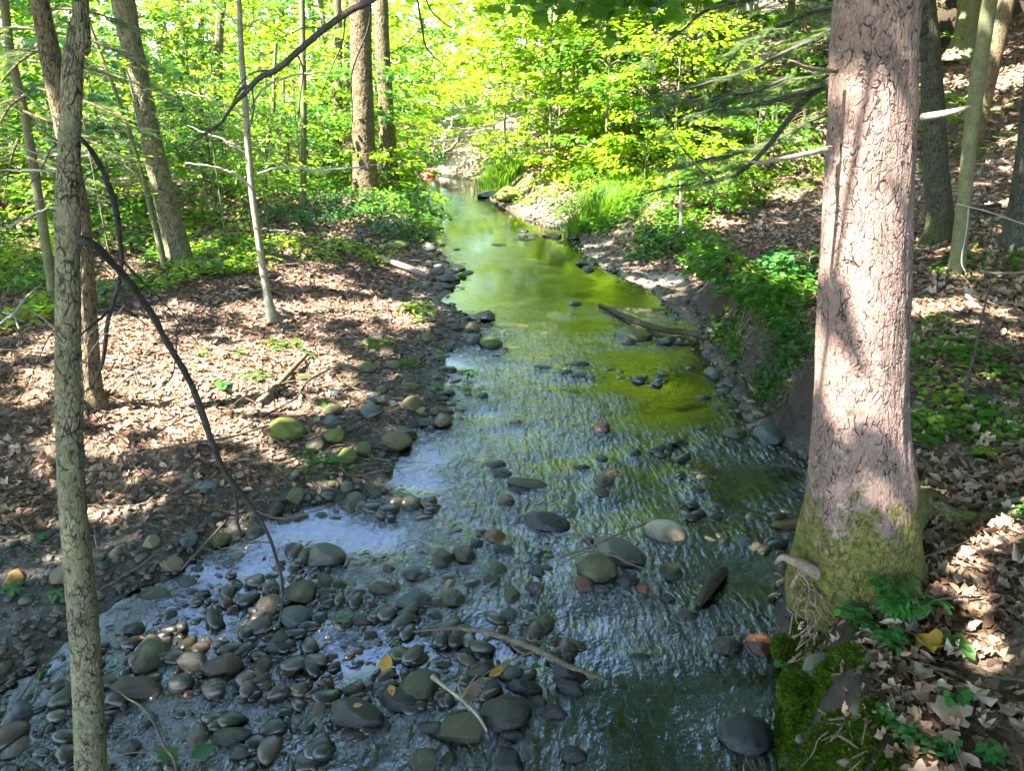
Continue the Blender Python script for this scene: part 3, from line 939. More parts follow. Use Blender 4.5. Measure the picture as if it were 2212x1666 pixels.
# ------------------------------------------------------------------ trees
TALL = []          # (root, x, y) of every tree that owns a piece of the high canopy
def pxline(P, Y, dy=0.0):
    """photo pixels -> points on the upright plane y = Y (third column: extra depth), with radii from pixel widths"""
    out = []
    for q in P:
        y = Y + (q[3] if len(q) > 3 else 0)
        p = at_y(q[0], q[1], y)
        out.append([*p, .5 * q[2] * mpp(p)])
    return np.array(out)
def trunk_tube(L, n, sides, fn=None, extend=9.5, flare=1.35):
    """L: rows (x, y, z, r) from top to base -> tube reaching above the frame and 12 cm into the ground"""
    L = L[::-1]
    d = L[-1, :3] - L[-2, :3]
    d /= np.linalg.norm(d)
    d = d * .55 + np.array([0, 0, .45]); d /= np.linalg.norm(d)
    rows = [np.r_[L[0, :3] - [0, 0, .14], L[0, 3] * flare]] + list(L)
    if extend:
        top = L[-1]
        h = max(.5, extend - top[2])
        for k in (.25, .6, 1):
            rows.append(np.r_[top[:3] + d * h * k, top[3] * (1 - .55 * k)])
    C = cat(np.array(rows), n)
    return tube(C[:, :3], C[:, 3], sides, fn), C
def branch(P, mat, root, n=24, sides=7, name='branch', jig=.0):
    P = np.array(P, float)
    C = cat(P, n)
    if jig:
        C[1:-1, :3] += np.random.default_rng(len(P) * 7 + int(abs(P[0, 0]) * 100)).normal(0, jig, (n - 2, 3))
    return build(name, [tube(C[:, :3], np.maximum(C[:, 3], .0012), sides)], mat, root)
def cells(u, v, per, seed):
    """jittered cells on a wrapped (u) x open (v) sheet -> distance to the nearest border, cell value"""
    iu, iv = np.floor(u).astype(np.int64), np.floor(v).astype(np.int64)
    f1 = np.full(u.shape, 9.); f2 = f1.copy(); val = np.zeros(u.shape)
    for a_ in (-1, 0, 1):
        for b_ in (-1, 0, 1):
            cu, cv = iu + a_, iv + b_
            ku = cu % per
            x = cu + .12 + .76 * _h(ku, cv, cu * 0, seed); y = cv + .05 + .9 * _h(ku, cv, cu * 0 + 1, seed)
            d = np.hypot(u - x, v - y)
            n1 = d < f1
            val = np.where(n1, _h(ku, cv, cu * 0 + 2, seed), val)
            f2 = np.where(n1, f1, np.minimum(f2, d)); f1 = np.where(n1, d, f1)
    return f2 - f1, val
CRK = {}
def barkfn(k=1.0, a=.03, per=0, vs=30., dep=.0016):
    if per:
        def fn(rad, th, P):
            x, y = np.cos(th) * rad, np.sin(th) * rad
            z = P[..., 2] * np.ones_like(th)
            w = fbm(x * 30 * k, y * 30 * k, z * 12 * k, 3, 14)
            d1, c1 = cells(th / (2 * np.pi) * per + .8 * w, z * vs + 1.2 * fbm(x * 24 * k, y * 24 * k, z * 9 * k, 3, 15), per, 3 + per)
            gate = smooth(-.2, .2, fbm(x * 20 * k, y * 20 * k, z * 7 * k, 2, 52))
            CRK['x'] = .6 * np.clip(smooth(.14, .02, d1) * (.25 + .7 * gate), 0, 1)
            r = rad * (1 + .06 * fbm(x * 4, y * 4, z * 2.2, 3, 31) + .03 * fbm(x * 40, y * 40, z * 14, 2, 9))
            return r - smooth(.2, .02, d1) * dep * (.4 + gate) + (c1 - .5) * dep * 1.1
        return fn
    def fn(rad, th, P):
        cx, sx = np.cos(th) * rad, np.sin(th) * rad
        z = P[..., 2] * np.ones_like(th)
        nn = fbm(cx * 16 * k, sx * 16 * k, z * 4.5 * k, 3, 12)
        lo = fbm(cx * 3, sx * 3, z * 1.2, 2, 31)
        return rad * (1 + a * nn * 1.5 + .05 * lo)
    return fn

def tall_tree(name, label, P, mat, base=None, n=110, sides=28, group=None, extend=9.5, flare=1.35, moss=None, bf=None, crown=True):
    bpx = P[-1]
    g = G(bpx[0], bpx[1]) if base is None else np.array(base)
    L = pxline(P, g[1])
    root = thing(name, label, 'tree', (L[-1, 0], g[1], g[2]), group)
    (V, F), C = trunk_tube(L, n, sides, bf or barkfn(1, .02), extend, flare)
    ms = np.full(len(V), .12) if moss is None else moss(V, g)
    at_ = dict(moss=ms)
    for q_ in list(CRK):
        at_['crack'] = np.concatenate([CRK.pop(q_).ravel(), [0, 0]])
    build('trunk', [(V, F)], mat, root, attrs=at_)
    if crown:
        TALL.append((root, C[-1, 0], C[-1, 1], C[-1], mat))
    return root, L, C

# the big tree at right
def bigfn(rad, th, P):
    z = P[..., 2] * np.ones_like(th)
    cx, sx = np.cos(th), np.sin(th)
    hz = z - .42
    base = np.exp(-np.maximum(hz, -.2) / .27)
    lobes = .5 * np.cos(3 * th + .6) + .35 * np.cos(5 * th + 2.1) + .2 * np.cos(8 * th)
    r = rad * (1 + .13 * base * lobes + .012 * np.cos(4 * th + z * .6)) + .30 * np.exp(-np.maximum(hz + .06, 0) / .12) * np.clip(-np.cos(th - .25), 0, 1) ** 5 * (hz > -.3)
    x, y = cx * .23, sx * .23
    ox = fbm(x * 12, y * 12, z * 5, 2, 4) * .3
    wu = fbm(x * 20, y * 20, z * 9, 3, 14)
    uu = th / (2 * np.pi) * 52 + .9 * wu
    vv = z * 6.5 + 1.1 * fbm(x * 16 + 9, y * 16, z * 7, 3, 15)
    d1, c1 = cells(uu, vv, 52, 3)
    d2, c2 = cells(uu * 2.0, vv * 2.1, 104, 4)
    gate = smooth(-.05, .3, fbm(x * 13, y * 13, z * 5, 3, 52))
    g1 = smooth(.11, .0, d1) * (.3 + .7 * gate)
    g2 = smooth(.12, .0, d2) * .35 * (1 - gate)
    plate = (c1 - .5) * 1.1 + (c2 - .5) * .6
    CRK['big'] = .5 * np.clip(smooth(.075, .01, d1) * (.15 + gate * .85) + smooth(.06, .0, d2) * .25, 0, 1)
    groove = g1 * .0036 * (1 + .5 * base) + g2 * .003
    low = fbm(x * 6, y * 6, z * 1.4, 3, 55) * .012 + fbm(x * 16, y * 16, z * 5, 2, 57) * .006
    knob = 0
    return r - groove + low + plate * .0016
BP = [(1894, 0, 192), (1888, 150, 191), (1882, 300, 194), (1874, 450, 198), (1867, 600, 202), (1861, 750, 203), (1857, 880, 208), (1858, 980, 226), (1862, 1080, 256), (1856, 1170, 276), (1846, 1265, 292)]
BP = [(a_, b_, c_ * .905) for a_, b_, c_ in BP]
gb = G(1842, 1290)
Yb = gb[1] + .16
def bigmoss(V, g):
    hz = V[:, 2] - g[2]
    side = (V[:, 0] - g[0]) / .25
    streak = fbm(V[:, 0] * 14, V[:, 1] * 14, V[:, 2] * 1.6, 3, 19)
    return np.clip(.78 * smooth(.95, .05, hz) + .28 * smooth(.2, 1, side) * smooth(2.6, .3, hz) + .08 + .35 * streak * smooth(1.3, .5, hz) + .12 * smooth(-.3, .9, side) * (hz > 2), 0, .8)
big, bigL, bigC = tall_tree('big_tree', 'big thick tree with pinkish flaky bark and a mossy flared foot, on the right bank', BP, M['bark_pink'], base=(gb[0], Yb, gb[2] - .05), n=900, sides=340, bf=bigfn, moss=bigmoss, flare=.9, extend=9)
def on_plane(P, Y):
    return pxline(P, Y)
branch(on_plane([(1808, 152, 11, -.1), (1760, 148, 9, -.16), (1735, 143, 8, -.2), (1716, 133, 6, -.22), (1703, 130, 4, -.22)], Yb), M['stick'], big, name='branch_stub')
branch(on_plane([(1795, 320, 13, -.08), (1760, 328, 12, -.15), (1700, 341, 10, -.22), (1640, 350, 7, -.3), (1608, 345, 3, -.34)], Yb), M['twig_pale'], big, name='branch_stub')
branch(on_plane([(1975, 255, 18, -.05), (2000, 252, 17, -.1), (2045, 244, 15, -.16), (2075, 236, 11, -.2), (2097, 228, 5, -.2)], Yb), M['twig_pale'], big, name='branch_stub')
for P in ([(1985, 1080, 84), (2020, 1104, 70), (2060, 1116, 54), (2110, 1120, 38), (2160, 1112, 22), (2220, 1100, 10)],
          [(1905, 1150, 80, .0), (1935, 1190, 60, -.05), (1960, 1230, 34, -.1)],
          [(1900, 1240, 60, -.12), (1935, 1290, 40, -.16), (1960, 1330, 22, -.2)]):
    if P[0][0] > 1935:
        rows_ = []
        for q_ in P:
            g_ = G(q_[0], q_[1] + q_[2] * .25)
            r_ = .5 * q_[2] * mpp(g_)
            rows_.append([g_[0], g_[1], g_[2] + .25 * r_, r_])
        rows_.insert(0, [gb[0] + .12, Yb + .05, gb[2] + .12, .12])
        L = np.array(rows_)
    else:
        L = on_plane(P, Yb)
        q_ = np.arange(len(L)) > 0
        L[q_, 2] = np.minimum(L[q_, 2], (terrain(L[:, 0], L[:, 1]) + L[:, 3] * .3)[q_])
    C = cat(L, 40)
    V, F = tube(C[:, :3], C[:, 3], 28, barkfn(1, .05))
    build('root', [(V, F)], M['bark_pink'], big, attrs=dict(moss=np.full(len(V), .62)))
# pale roots washed bare under the tree on the water side
rr = np.random.default_rng(4)
L = on_plane([(1775, 1245, 30, -.1), (1740, 1225, 26, -.14), (1712, 1212, 20, -.15), (1690, 1205, 14, -.1), (1676, 1218, 7, -.05)], Yb)
branch(L, M['root'], big, name='root', n=30, sides=10)
for k in range(15):
    x0, y0 = rr.uniform(1705, 1775), rr.uniform(1205, 1290)
    pts = [(x0, y0, rr.uniform(2, 6), -.1)]
    for j in range(5):
        x0 += rr.normal(2, 14); y0 += rr.uniform(6, 34)
        pts.append((x0, y0, max(2, pts[-1][2] * .82), -.1 - .04 * j + rr.normal(0, .03)))
    branch(on_plane(pts, Yb), M['root'], big, name='root', n=22, sides=5)

# foreground leaning tree at left with its broken drooping branch
FP = [(172, -40, 34), (166, 60, 36), (157, 150, 42), (152, 260, 42), (148, 380, 45), (146, 480, 52), (146, 560, 50), (147, 700, 52), (148, 850, 54), (152, 1000, 54), (160, 1130, 55), (172, 1250, 58), (184, 1400, 60), (192, 1550, 63), (197, 1666, 66), (200, 1760, 72)]
gY = 1.95
gz = float(terrain(at_y(200, 1760, gY)[0], gY))
foreL_ = pxline(FP, gY)
def foremoss(V, g):
    cx = np.interp(V[:, 2], foreL_[::-1, 2], foreL_[::-1, 0])
    return np.clip(.18 + .25 * smooth(0, -.06, V[:, 0] - cx) + .12 * smooth(1.6, 2.4, V[:, 2]), 0, 1)
fore, foreL, foreC = tall_tree('leaning_tree', 'slim grey-green tree in the left foreground with one drooping dark branch', FP, M['bark_tan'], base=(0, gY, gz), n=900, sides=96, bf=barkfn(1.5, .06, 13, 34., .0017), moss=foremoss, extend=9)
BR = [([(165, 522, 22), (185, 522, 22), (205, 532, 18, .02), (235, 560, 16, .1), (275, 605, 15, .2), (320, 668, 14, .3), (365, 745, 14, .4), (405, 815, 14, .5), (435, 890, 14, .55), (460, 960, 13, .6), (492, 1030, 12, .7), (530, 1078, 10, .75), (562, 1120, 8, .8), (585, 1170, 7, .8), (604, 1230, 7, .8), (611, 1285, 6, .8), (602, 1340, 5, .8), (575, 1362, 4, .8), (553, 1372, 2, .8)], 'twig_dark'),
      ([(160, 296, 12), (180, 305, 11), (205, 340, 11, .05), (228, 390, 13, .1), (245, 440, 13, .15), (256, 500, 11, .2), (262, 560, 9, .25), (256, 610, 10, .25), (241, 660, 10, .25), (231, 700, 9, .25), (222, 780, 8, .25), (205, 825, 6, .25), (188, 846, 3, .25)], 'twig_dark'),
      ([(505, 1052, 8, .72), (510, 1090, 8, .73), (514, 1130, 8, .73), (520, 1165, 6, .73), (524, 1176, 3, .73)], 'twig_dark'),
      ([(258, 556, 6, .25), (300, 600, 5, .3), (350, 650, 4, .35), (395, 705, 3, .4), (440, 760, 2, .45)], 'twig_dark'),
      ([(238, 668, 8, .25), (215, 690, 6, .2), (190, 710, 5, .15), (172, 725, 3, .1)], 'twig_dark'),
      ([(248, 658, 5, .25), (280, 675, 4, .3), (320, 705, 3, .35)], 'twig_dark'),
      ([(545, 1100, 5, .78), (600, 1120, 5, .8), (660, 1110, 4, .85), (720, 1095, 2, .9)], 'stick'),
      ([(585, 1172, 4, .8), (530, 1175, 5, .78), (480, 1185, 4, .75), (440, 1160, 2, .7)], 'stick'),
      ([(440, 890, 4, .55), (400, 900, 3, .5), (350, 930, 3, .5), (310, 960, 2, .5)], 'twig_dark'),
      ([(166, 760, 6), (176, 800, 6), (180, 860, 5), (172, 900, 3)], 'stick'),
      ([(385, 700, 4, .42), (372, 810, 3, .42), (330, 850, 2, .4)], 'twig_dark'),
      ([(134, 370, 7), (90, 368, 6), (40, 368, 5), (-20, 366, 4)], 'twig_pale'),
      ([(130, 445, 6), (90, 455, 5), (40, 480, 5), (-10, 500, 3)], 'twig_pale'),
      ([(130, 960, 6), (100, 955, 5), (70, 975, 3)], 'twig_pale')]
for P, m_ in BR:
    if len(P) > 8:
        C = cat(on_plane(P, gY), 260)
        C[1:, :3] += .006 * np.stack([fbm(C[1:, 2] * 9, C[1:, 0] * 9, k_, 3, 6) for k_ in (0., 7., 13.)], -1)
        C[:, 3] *= 1 + .25 * fbm(C[:, 0] * 25, C[:, 2] * 25, 0, 3, 7)
        build('branch', [tube(C[:, :3], np.maximum(C[:, 3], .0012), 14, barkfn(3, .07))], M[m_], fore)
    else:
        branch(on_plane(P, gY), M[m_], fore, n=24, sides=6, jig=.0015)
rf = np.random.default_rng(9)
for k in range(16):          # fine twigs round the stem
    y0 = rf.uniform(60, 980)
    sx = rf.choice([-1, 1])
    x0 = 150 + sx * 20
    pts = [(x0, y0, 4)]
    vx, vy = sx * rf.uniform(15, 45), rf.uniform(-30, 40)
    for j in range(4):
        x0 += vx; y0 += vy + rf.normal(0, 8); vy += rf.uniform(-6, 16)
        pts.append((x0, y0, 3 - .6 * j, .04 * j * rf.normal()))
    branch(on_plane(pts, gY), M['twig_dark' if rf.random() < .5 else 'twig_pale'], fore, n=16, sides=5, name='twig')

# other tall trunks: (name, label, pixels, bark, base pixel overrides)
T = {}
def add(key, name, label, P, mat, **k):
    T[key] = tall_tree(name, label, P, M[mat], **k)
add('back_left', 'ridged_tree', 'brown ridged trunk just behind the leaning foreground tree, bent above', [(82, -20, 36), (97, 60, 40), (115, 150, 42), (130, 240, 36), (150, 340, 38), (172, 470, 42), (182, 600, 42), (190, 720, 42), (198, 830, 44), (205, 880, 60)], 'bark_brown', sides=80, n=420, bf=barkfn(1., .06, 16, 9., .004))
add('peel', 'peeling_tree', 'ragged trunk with peeling tan bark, left of the white sapling', [(262, -20, 50), (276, 60, 46), (294, 140, 44), (310, 220, 42), (327, 300, 42), (342, 370, 44), (360, 440, 47), (374, 500, 50), (386, 545, 54), (392, 572, 66)], 'bark_tan', sides=80, n=420, bf=barkfn(1., .06, 13, 8., .008))
add('twin_a', 'straight_tree', 'thicker of two straight trunks side by side left of the far pool', [(777, -20, 48), (780, 100, 46), (783, 200, 46), (786, 300, 48), (788, 380, 54), (790, 425, 66)], 'bark_brown', sides=70, n=420, bf=barkfn(.6, .06, 20, 6., .006))
add('twin_b', 'straight_tree', 'thinner of two straight trunks side by side left of the far pool', [(822, -20, 30), (827, 120, 32), (834, 240, 34), (839, 340, 38), (842, 405, 48)], 'bark_brown', sides=60, n=360, bf=barkfn(.6, .06, 16, 6., .005))
add('dark', 'dark_tree', 'dark mossy trunk close behind the big tree', [(2003, -20, 36), (2009, 80, 38), (2014, 200, 44), (2020, 320, 48), (2026, 420, 54), (2030, 490, 60), (2024, 528, 84)], 'bark_dark', sides=44, n=160, flare=1.5, moss=lambda V, g: np.clip(.35 + .5 * smooth(.6, 0, V[:, 2] - g[2]), 0, 1))
add('lean_r', 'thin_tree', 'thin leaning grey trunk right of the dark mossy one, a vine hanging on it', [(2142, -20, 30), (2126, 80, 30), (2108, 200, 30), (2094, 320, 29), (2082, 440, 30), (2072, 530, 32), (2066, 590, 38)], 'bark_green', sides=32, n=140)
add('edge_r', 'edge_tree', 'dark trunk cut off by the right edge of the frame', [(2262, -20, 60), (2245, 200, 62), (2225, 380, 66), (2212, 480, 74), (2206, 530, 100)], 'bark_dark', sides=36, n=120)
add('hill_r', 'hillside_tree', 'grey tree with a spreading foot high on the right hillside', [(2098, -30, 50), (2094, 30, 50), (2088, 80, 56), (2082, 118, 84)], 'bark_green', sides=32, n=100, flare=1.6)
add('hill_m', 'stump_tree', 'grey-white footed tree on the slope behind the hemlock branches', [(1612, -20, 34), (1604, 100, 36), (1596, 200, 40), (1588, 262, 50), (1582, 292, 76)], 'bark_pale', sides=32, n=100, flare=1.5)
add('far_c', 'sunlit_tree', 'sunlit leafy trunk in the green thicket right of the far bend', [(1252, -20, 26), (1258, 120, 28), (1266, 230, 32), (1272, 300, 40)], 'bark_pale', sides=24, n=80)
# thin stems
THIN = [
 ('thin_tree', 'thin olive-barked tree at the far left, forked low down', [(5, -20, 18), (18, 80, 18), (32, 160, 20), (52, 240, 18), (66, 320, 19), (82, 420, 20), (98, 520, 20), (112, 610, 22), (120, 660, 30)], 'bark_green'),
 ('white_sapling', 'white-barked sapling with pale bare side twigs, in front of the green thicket', [(515, -20, 11), (520, 90, 12), (526, 180, 13), (532, 260, 13), (538, 340, 14), (545, 420, 14), (556, 500, 14), (568, 580, 16), (578, 640, 18), (590, 692, 26)], 'bark_sapling'),
 ('thin_tree', 'thin straight stem midway between white sapling and the twin trunks', [(652, -20, 12), (654, 100, 13), (656, 220, 13), (656, 340, 13), (655, 420, 14), (654, 465, 18)], 'bark_green'),
 ('thin_tree', 'dark slanting stem alongside the peeling trunk', [(186, 30, 7), (215, 110, 8), (250, 200, 8), (280, 290, 9), (305, 370, 10), (325, 450, 11), (345, 530, 13), (356, 580, 17)], 'bark_green'),
 ('thin_tree', 'crooked thin stem right behind the white sapling', [(596, 90, 7), (592, 180, 8), (590, 240, 9), (577, 310, 10), (572, 370, 10), (574, 432, 12)], 'bark_green'),
 ('thin_tree', 'second thin stem behind the white sapling, further right', [(612, 170, 6), (614, 240, 7), (622, 320, 8), (618, 390, 9)], 'bark_green'),
 ('birch', 'white birch stem showing between the hemlock branches', [(1634, -20, 10), (1634, 60, 11), (1636, 140, 12), (1640, 210, 13)], 'bark_pale'),
 ('birch', 'second white birch stem, just left of the first one', [(1620, 20, 9), (1624, 100, 10), (1628, 190, 10)], 'bark_pale'),
 ('thin_tree', 'dead pale pole standing upright on the right slope', [(1470, 392, 5), (1471, 440, 6), (1471, 506, 7)], 'bark_pale'),
 ('thin_tree', 'dark twiggy stem in front of the seedlings right of the big tree', [(2142, 590, 3), (2130, 650, 4), (2115, 710, 5), (2104, 770, 5), (2090, 820, 6), (2084, 870, 7)], 'twig_dark'),
]
for nm, lb, P, m_ in THIN:
    key = lb
    top = P[0][1] < 0
    T[key] = tall_tree(nm, lb, P, M[m_], n=90, sides=18, extend=7.5 if top else 0, crown=False, flare=1.3)
for i, (x, b, w) in enumerate([(1620, 330, 6), (1632, 345, 6), (1644, 330, 8), (1655, 338, 8), (1668, 342, 6), (1677, 320, 6)]):
    tall_tree('slim_sapling', 'slim upright sapling in the row of bare stems on the slope behind the hemlock branches', [(x + 2, b - 130, w * .6), (x + 1, b - 60, w * .9), (x, b, w * 1.2)], M['bark_green'], n=30, sides=8, extend=0, crown=False, group='slim saplings in a row on the slope')
for i, x in enumerate([392, 432, 470, 700, 728, 905, 1180, 1345, 1410, 1535, 1560, 1700, 1740]):
    b = 250 + (i * 37) % 90 + (60 if x < 760 else 0)
    if x > 1500: b -= 60
    w = 9 + (i * 5) % 12
    tall_tree('background_tree', 'slender shaded trunk among the leaves of the background wood', [(x + (i % 3 - 1) * 12, -20, w), (x + 3, 100, w), (x, b, w * 1.4)], M['bark_green' if i % 2 else 'bark_brown'], n=40, sides=10, crown=False, group='slender trunks of the background wood', extend=7)

# side twigs of the white sapling and others, bright and bare
ws = T['white-barked sapling with pale bare side twigs, in front of the green thicket']
wy = ws[0].location[1]
for P in ([(543, 404, 6), (515, 380, 6, -.1), (480, 366, 5, -.2), (440, 356, 4, -.3), (400, 352, 2, -.3)], [(540, 262, 5), (500, 232, 4, -.1), (450, 212, 4, -.15), (400, 200, 3, -.2), (378, 196, 2, -.2)],
          [(540, 240, 5), (560, 200, 5, .1), (600, 172, 5, .15), (650, 160, 4, .2), (720, 155, 2, .2)], [(556, 375, 4), (600, 362, 5, .1), (640, 362, 5, .15), (700, 368, 6, .2), (760, 362, 4, .2), (830, 352, 2, .3)],
          [(530, 330, 4), (490, 305, 4, -.1), (440, 285, 3, -.1), (405, 270, 2, -.1)], [(520, 60, 4), (490, 30, 4), (450, -10, 3)], [(524, 60, 4), (560, 40, 4), (600, 30, 3)],
          [(545, 245, 3), (535, 225, 3), (548, 190, 2), (580, 140, 1.5)], [(565, 495, 4), (610, 498, 3, .1), (660, 505, 2, .2)], [(700, 368, 3, .2), (705, 385, 2, .2)]):
    branch(on_plane(P, wy), M['bark_pale'], ws[0], n=24, sides=6, jig=.006)

# a dark bough hanging in from above, near the camera
root = thing('hanging_bough', 'long dark bare bough slanting down from the top over the thicket at left', 'branch', at_y(800, -60, 5.0))
for P in ([(870, -60, 17), (800, 0, 15), (760, 20, 14), (700, 62, 14), (655, 100, 13), (600, 148, 13), (560, 168, 12), (530, 200, 10), (505, 225, 8), (480, 262, 6), (455, 280, 8), (420, 305, 4), (395, 330, 2)],):
    build('limb', [tube(cat(on_plane(P, 5.0), 90)[:, :3], cat(on_plane(P, 5.0), 90)[:, 3], 9)], M['twig_dark'], root)
for P in ([(545, 185, 8), (520, 192, 7), (500, 230, 3)], [(640, 112, 4), (655, 150, 3), (650, 200, 2), (640, 290, 1.5)], [(590, 150, 4), (540, 160, 3), (490, 215, 2)], [(745, 30, 4), (740, 90, 3), (715, 150, 2), (690, 215, 1.5)],
          [(700, 62, 4), (660, 58, 3), (610, 80, 2)], [(545, 190, 4), (548, 240, 3), (535, 290, 2)], [(470, 275, 3), (430, 320, 2), (405, 330, 1.5)], [(800, 0, 6), (795, 60, 4), (760, 160, 3), (762, 250, 2), (752, 310, 1.5)]):
    L = cat(on_plane(P, 5.0), 24)
    build('twig', [tube(L[:, :3], np.maximum(L[:, 3], .001), 5)], M['twig_dark'], root)
root = thing('hanging_twigs', 'forked dark bare twigs hanging from the top edge over the far pool', 'branch', at_y(900, -60, 5.5))
for P in ([(898, -30, 5), (905, 20, 5), (912, 60, 5), (918, 95, 4), (935, 120, 3), (960, 140, 2), (985, 158, 1.5)], [(910, -30, 4), (930, 20, 4), (955, 45, 3), (980, 62, 1.5)], [(925, 45, 2.5), (900, 70, 2), (870, 100, 2), (840, 115, 1.2)], [(940, -30, 2), (975, 10, 2), (1005, 45, 1.2)]):
    L = cat(on_plane(P, 5.5), 24)
    build('twig', [tube(L[:, :3], np.maximum(L[:, 3], .001), 5)], M['twig_dark'], root)

# ------------------------------------------------------------------ foliage generators
def spray_leaves(rg, tip, az, L, n, size, droop=.12, wid=.42):
    """flat layered spray: leaves either side of a twig running outward from tip"""
    u = rg.random(n) ** .8
    side = rg.choice([-1, 1], n)
    v = side * rg.random(n) * wid * (1 - .55 * u)
    dx, dy = math.cos(az), math.sin(az)
    p = np.empty((n, 3))
    p[:, 0] = tip[0] + L * (u * dx - v * dy)
    p[:, 1] = tip[1] + L * (u * dy + v * dx)
    p[:, 2] = tip[2] - droop * L * u ** 2 + rg.normal(0, .035 * L + .01, n)
    yaw = az + side * rg.uniform(.3, 1.2, n)
    pitch = rg.normal(.28, .28, n)
    roll = rg.normal(0, .38, n)
    s = size * rg.uniform(.6, 1.25, n)
    return p, yaw, pitch, roll, s
def shrub(name, label, cat_, base, H, rad, nsp, per, size, mat, proto, seed, group=None, lean=(0, 0), stem=.02, zmin=.15, Lr=(.45, .9), bark='bark_green', nstem=1, root=None, flat=1.0):
    rg = np.random.default_rng(seed)
    base = np.array(base, float)
    own = root is None
    if own:
        root = thing(name, label, cat_, base, group)
        for k in range(nstem):
            o = rg.normal(0, .15 * rad * (nstem > 1), 2)
            P = np.array([[base[0] + o[0], base[1] + o[1], base[2] - .08, stem], [base[0] + o[0] * 2 + lean[0] * .4, base[1] + o[1] * 2, base[2] + H * .4, stem * .8], [base[0] + o[0] * 3 + lean[0], base[1] + o[1] * 3 + lean[1], base[2] + H * .97, stem * .25]])
            C = cat(P, 16)
            build('stem', [tube(C[:, :3], C[:, 3], 7)], M[bark], root)
    out, tw = [], []
    P, Y, PI_, RO_, S = [], [], [], [], []
    for k in range(nsp):
        f = rg.random() ** .8
        z = zmin * H + (1 - zmin) * H * f
        az = rg.uniform(0, 6.283)
        prof = math.sin(math.pi * min(1, .18 + .8 * f)) ** .6
        r_ = rad * prof * rg.uniform(.25, 1.0)
        sx, sy = base[0] + lean[0] * f, base[1] + lean[1] * f
        tip = np.array([sx + r_ * math.cos(az), sy + r_ * math.sin(az), base[2] + z])
        L = rg.uniform(*Lr)
        p = spray_leaves(rg, tip, az, L, per, size)
        for a_, b_ in zip((P, Y, PI_, RO_, S), p):
            a_.append(b_)
        if k % 2 == 0:
            C = cat(np.array([[sx, sy, base[2] + z - .25 * r_, stem * .35], [*((tip + [sx, sy, base[2] + z]) / 2), stem * .25], [*tip, stem * .2], [tip[0] + L * math.cos(az), tip[1] + L * math.sin(az), tip[2] - .12 * L, .002]]), 8)
            tw.append(tube(C[:, :3], np.maximum(C[:, 3], .002), 4))
    P, Y, PI_, RO_, S = (np.concatenate(a) for a in (P, Y, PI_, RO_, S))
    k = P[:, 2] > terrain(P[:, 0], P[:, 1]) + .03
    build('foliage', [scatter(proto, P[k], Y[k], PI_[k], RO_[k], S[k])], M[mat], root)
    if tw:
        build('branches' if False else 'branch', tw, M[bark], root)
    return root

# ------------------------------------------------------------------ canopy over everything (above the frame; it shades the floor and shows in the water)
for (x, y) in [(-8.5, -.5), (-5.5, -4.5), (-12.5, 3.5), (-9.5, 8.5), (-2.5, -2.5), (-15, 9), (-11.5, 15.5), (4.8, -2.5), (7.5, 3.5), (10.5, 9), (8.5, 15), (-17, 18), (15, 17), (5.8, 24)]:
    z = float(terrain(x, y))
    P = np.array([[x, y, z - .1, .2], [x + .1, y, z + 3, .15], [x + .15, y + .1, 6.5, .12], [x + .1, y, 9.2, .06]])
    C = cat(P, 40)
    rt = thing('shade_tree', 'tall tree outside the frame whose crown shades the bank', 'tree', (x, y, z), 'tall shade trees around the view')
    build('trunk', [tube(C[:, :3], C[:, 3], 14)], M['bark_brown'], rt)
    TALL.append((rt, x, y, C[-1], M['bark_brown']))

rg = np.random.default_rng(77)
Nc = 185000
cx = rg.uniform(-25, 20, Nc); cy = rg.uniform(-10, 34, Nc); cz = rg.uniform(6.6, 10.2, Nc)
dens = np.clip(.9 + .6 * fbm(cx * .35, cy * .35, cz * .3, 3, 61), .25, 1)
keep = rg.random(Nc) < dens
# the opening over the stream, toward the far bend: sky that the near water mirrors
vx, vy, vz = cx - .2, cy - 4.6, cz
az = np.degrees(np.arctan2(vx, vy)); el = np.degrees(np.arctan2(vz, np.hypot(vx, vy)))
edge_n = 5 * fbm(cx * .5, cy * .5, 0, 3, 62)
gap = (vy > 0) & (az > -38 + edge_n) & (az < 5 + edge_n) & (el < 58 + edge_n)
gap |= (vy > 8) & (az > -36) & (az < 14 + edge_n) & (el < 38 + edge_n)
gap &= ~((fbm(cx * .8, cy * .55, 7, 3, 66) > .27) & (el > 30))
keep &= ~gap
# where each leaf's shadow falls
t = (cz - .25) / SUN[2]
sx, sy = cx - SUN[0] * t, cy - SUN[1] * t
nz = fbm(sx * 1.5, sy * 1.1, 3, 4, 63) + .25 * fbm(sx * .45, sy * .45, 9, 2, 64)
def lit_amount(x, y):
    xl, xr, _, _ = edges(y)
    left = smooth(.6, 1.4, xl - x)
    right = smooth(.3, 1.0, x - xr)
    a = .01 + .48 * left * smooth(4.6, 5.6, y) + .28 * right * smooth(5.5, 8, y) + .05 * right
    a = np.maximum(a, .55 * smooth(9.5, 14, y) * (1 - right) * (1 - left))
    a = np.maximum(a, 1.0 * smooth(13.5, 16, y) * smooth(-7, -4, x) * smooth(9, 6, x))
    return a
la = lit_amount(sx, sy)
thr = np.interp(la, [0, .1, .2, .3, .4, .5, .6, .75, .9, 1], [9, .42, .27, .17, .08, 0, -.1, -.25, -.5, -2])
keep &= ~(nz > thr)
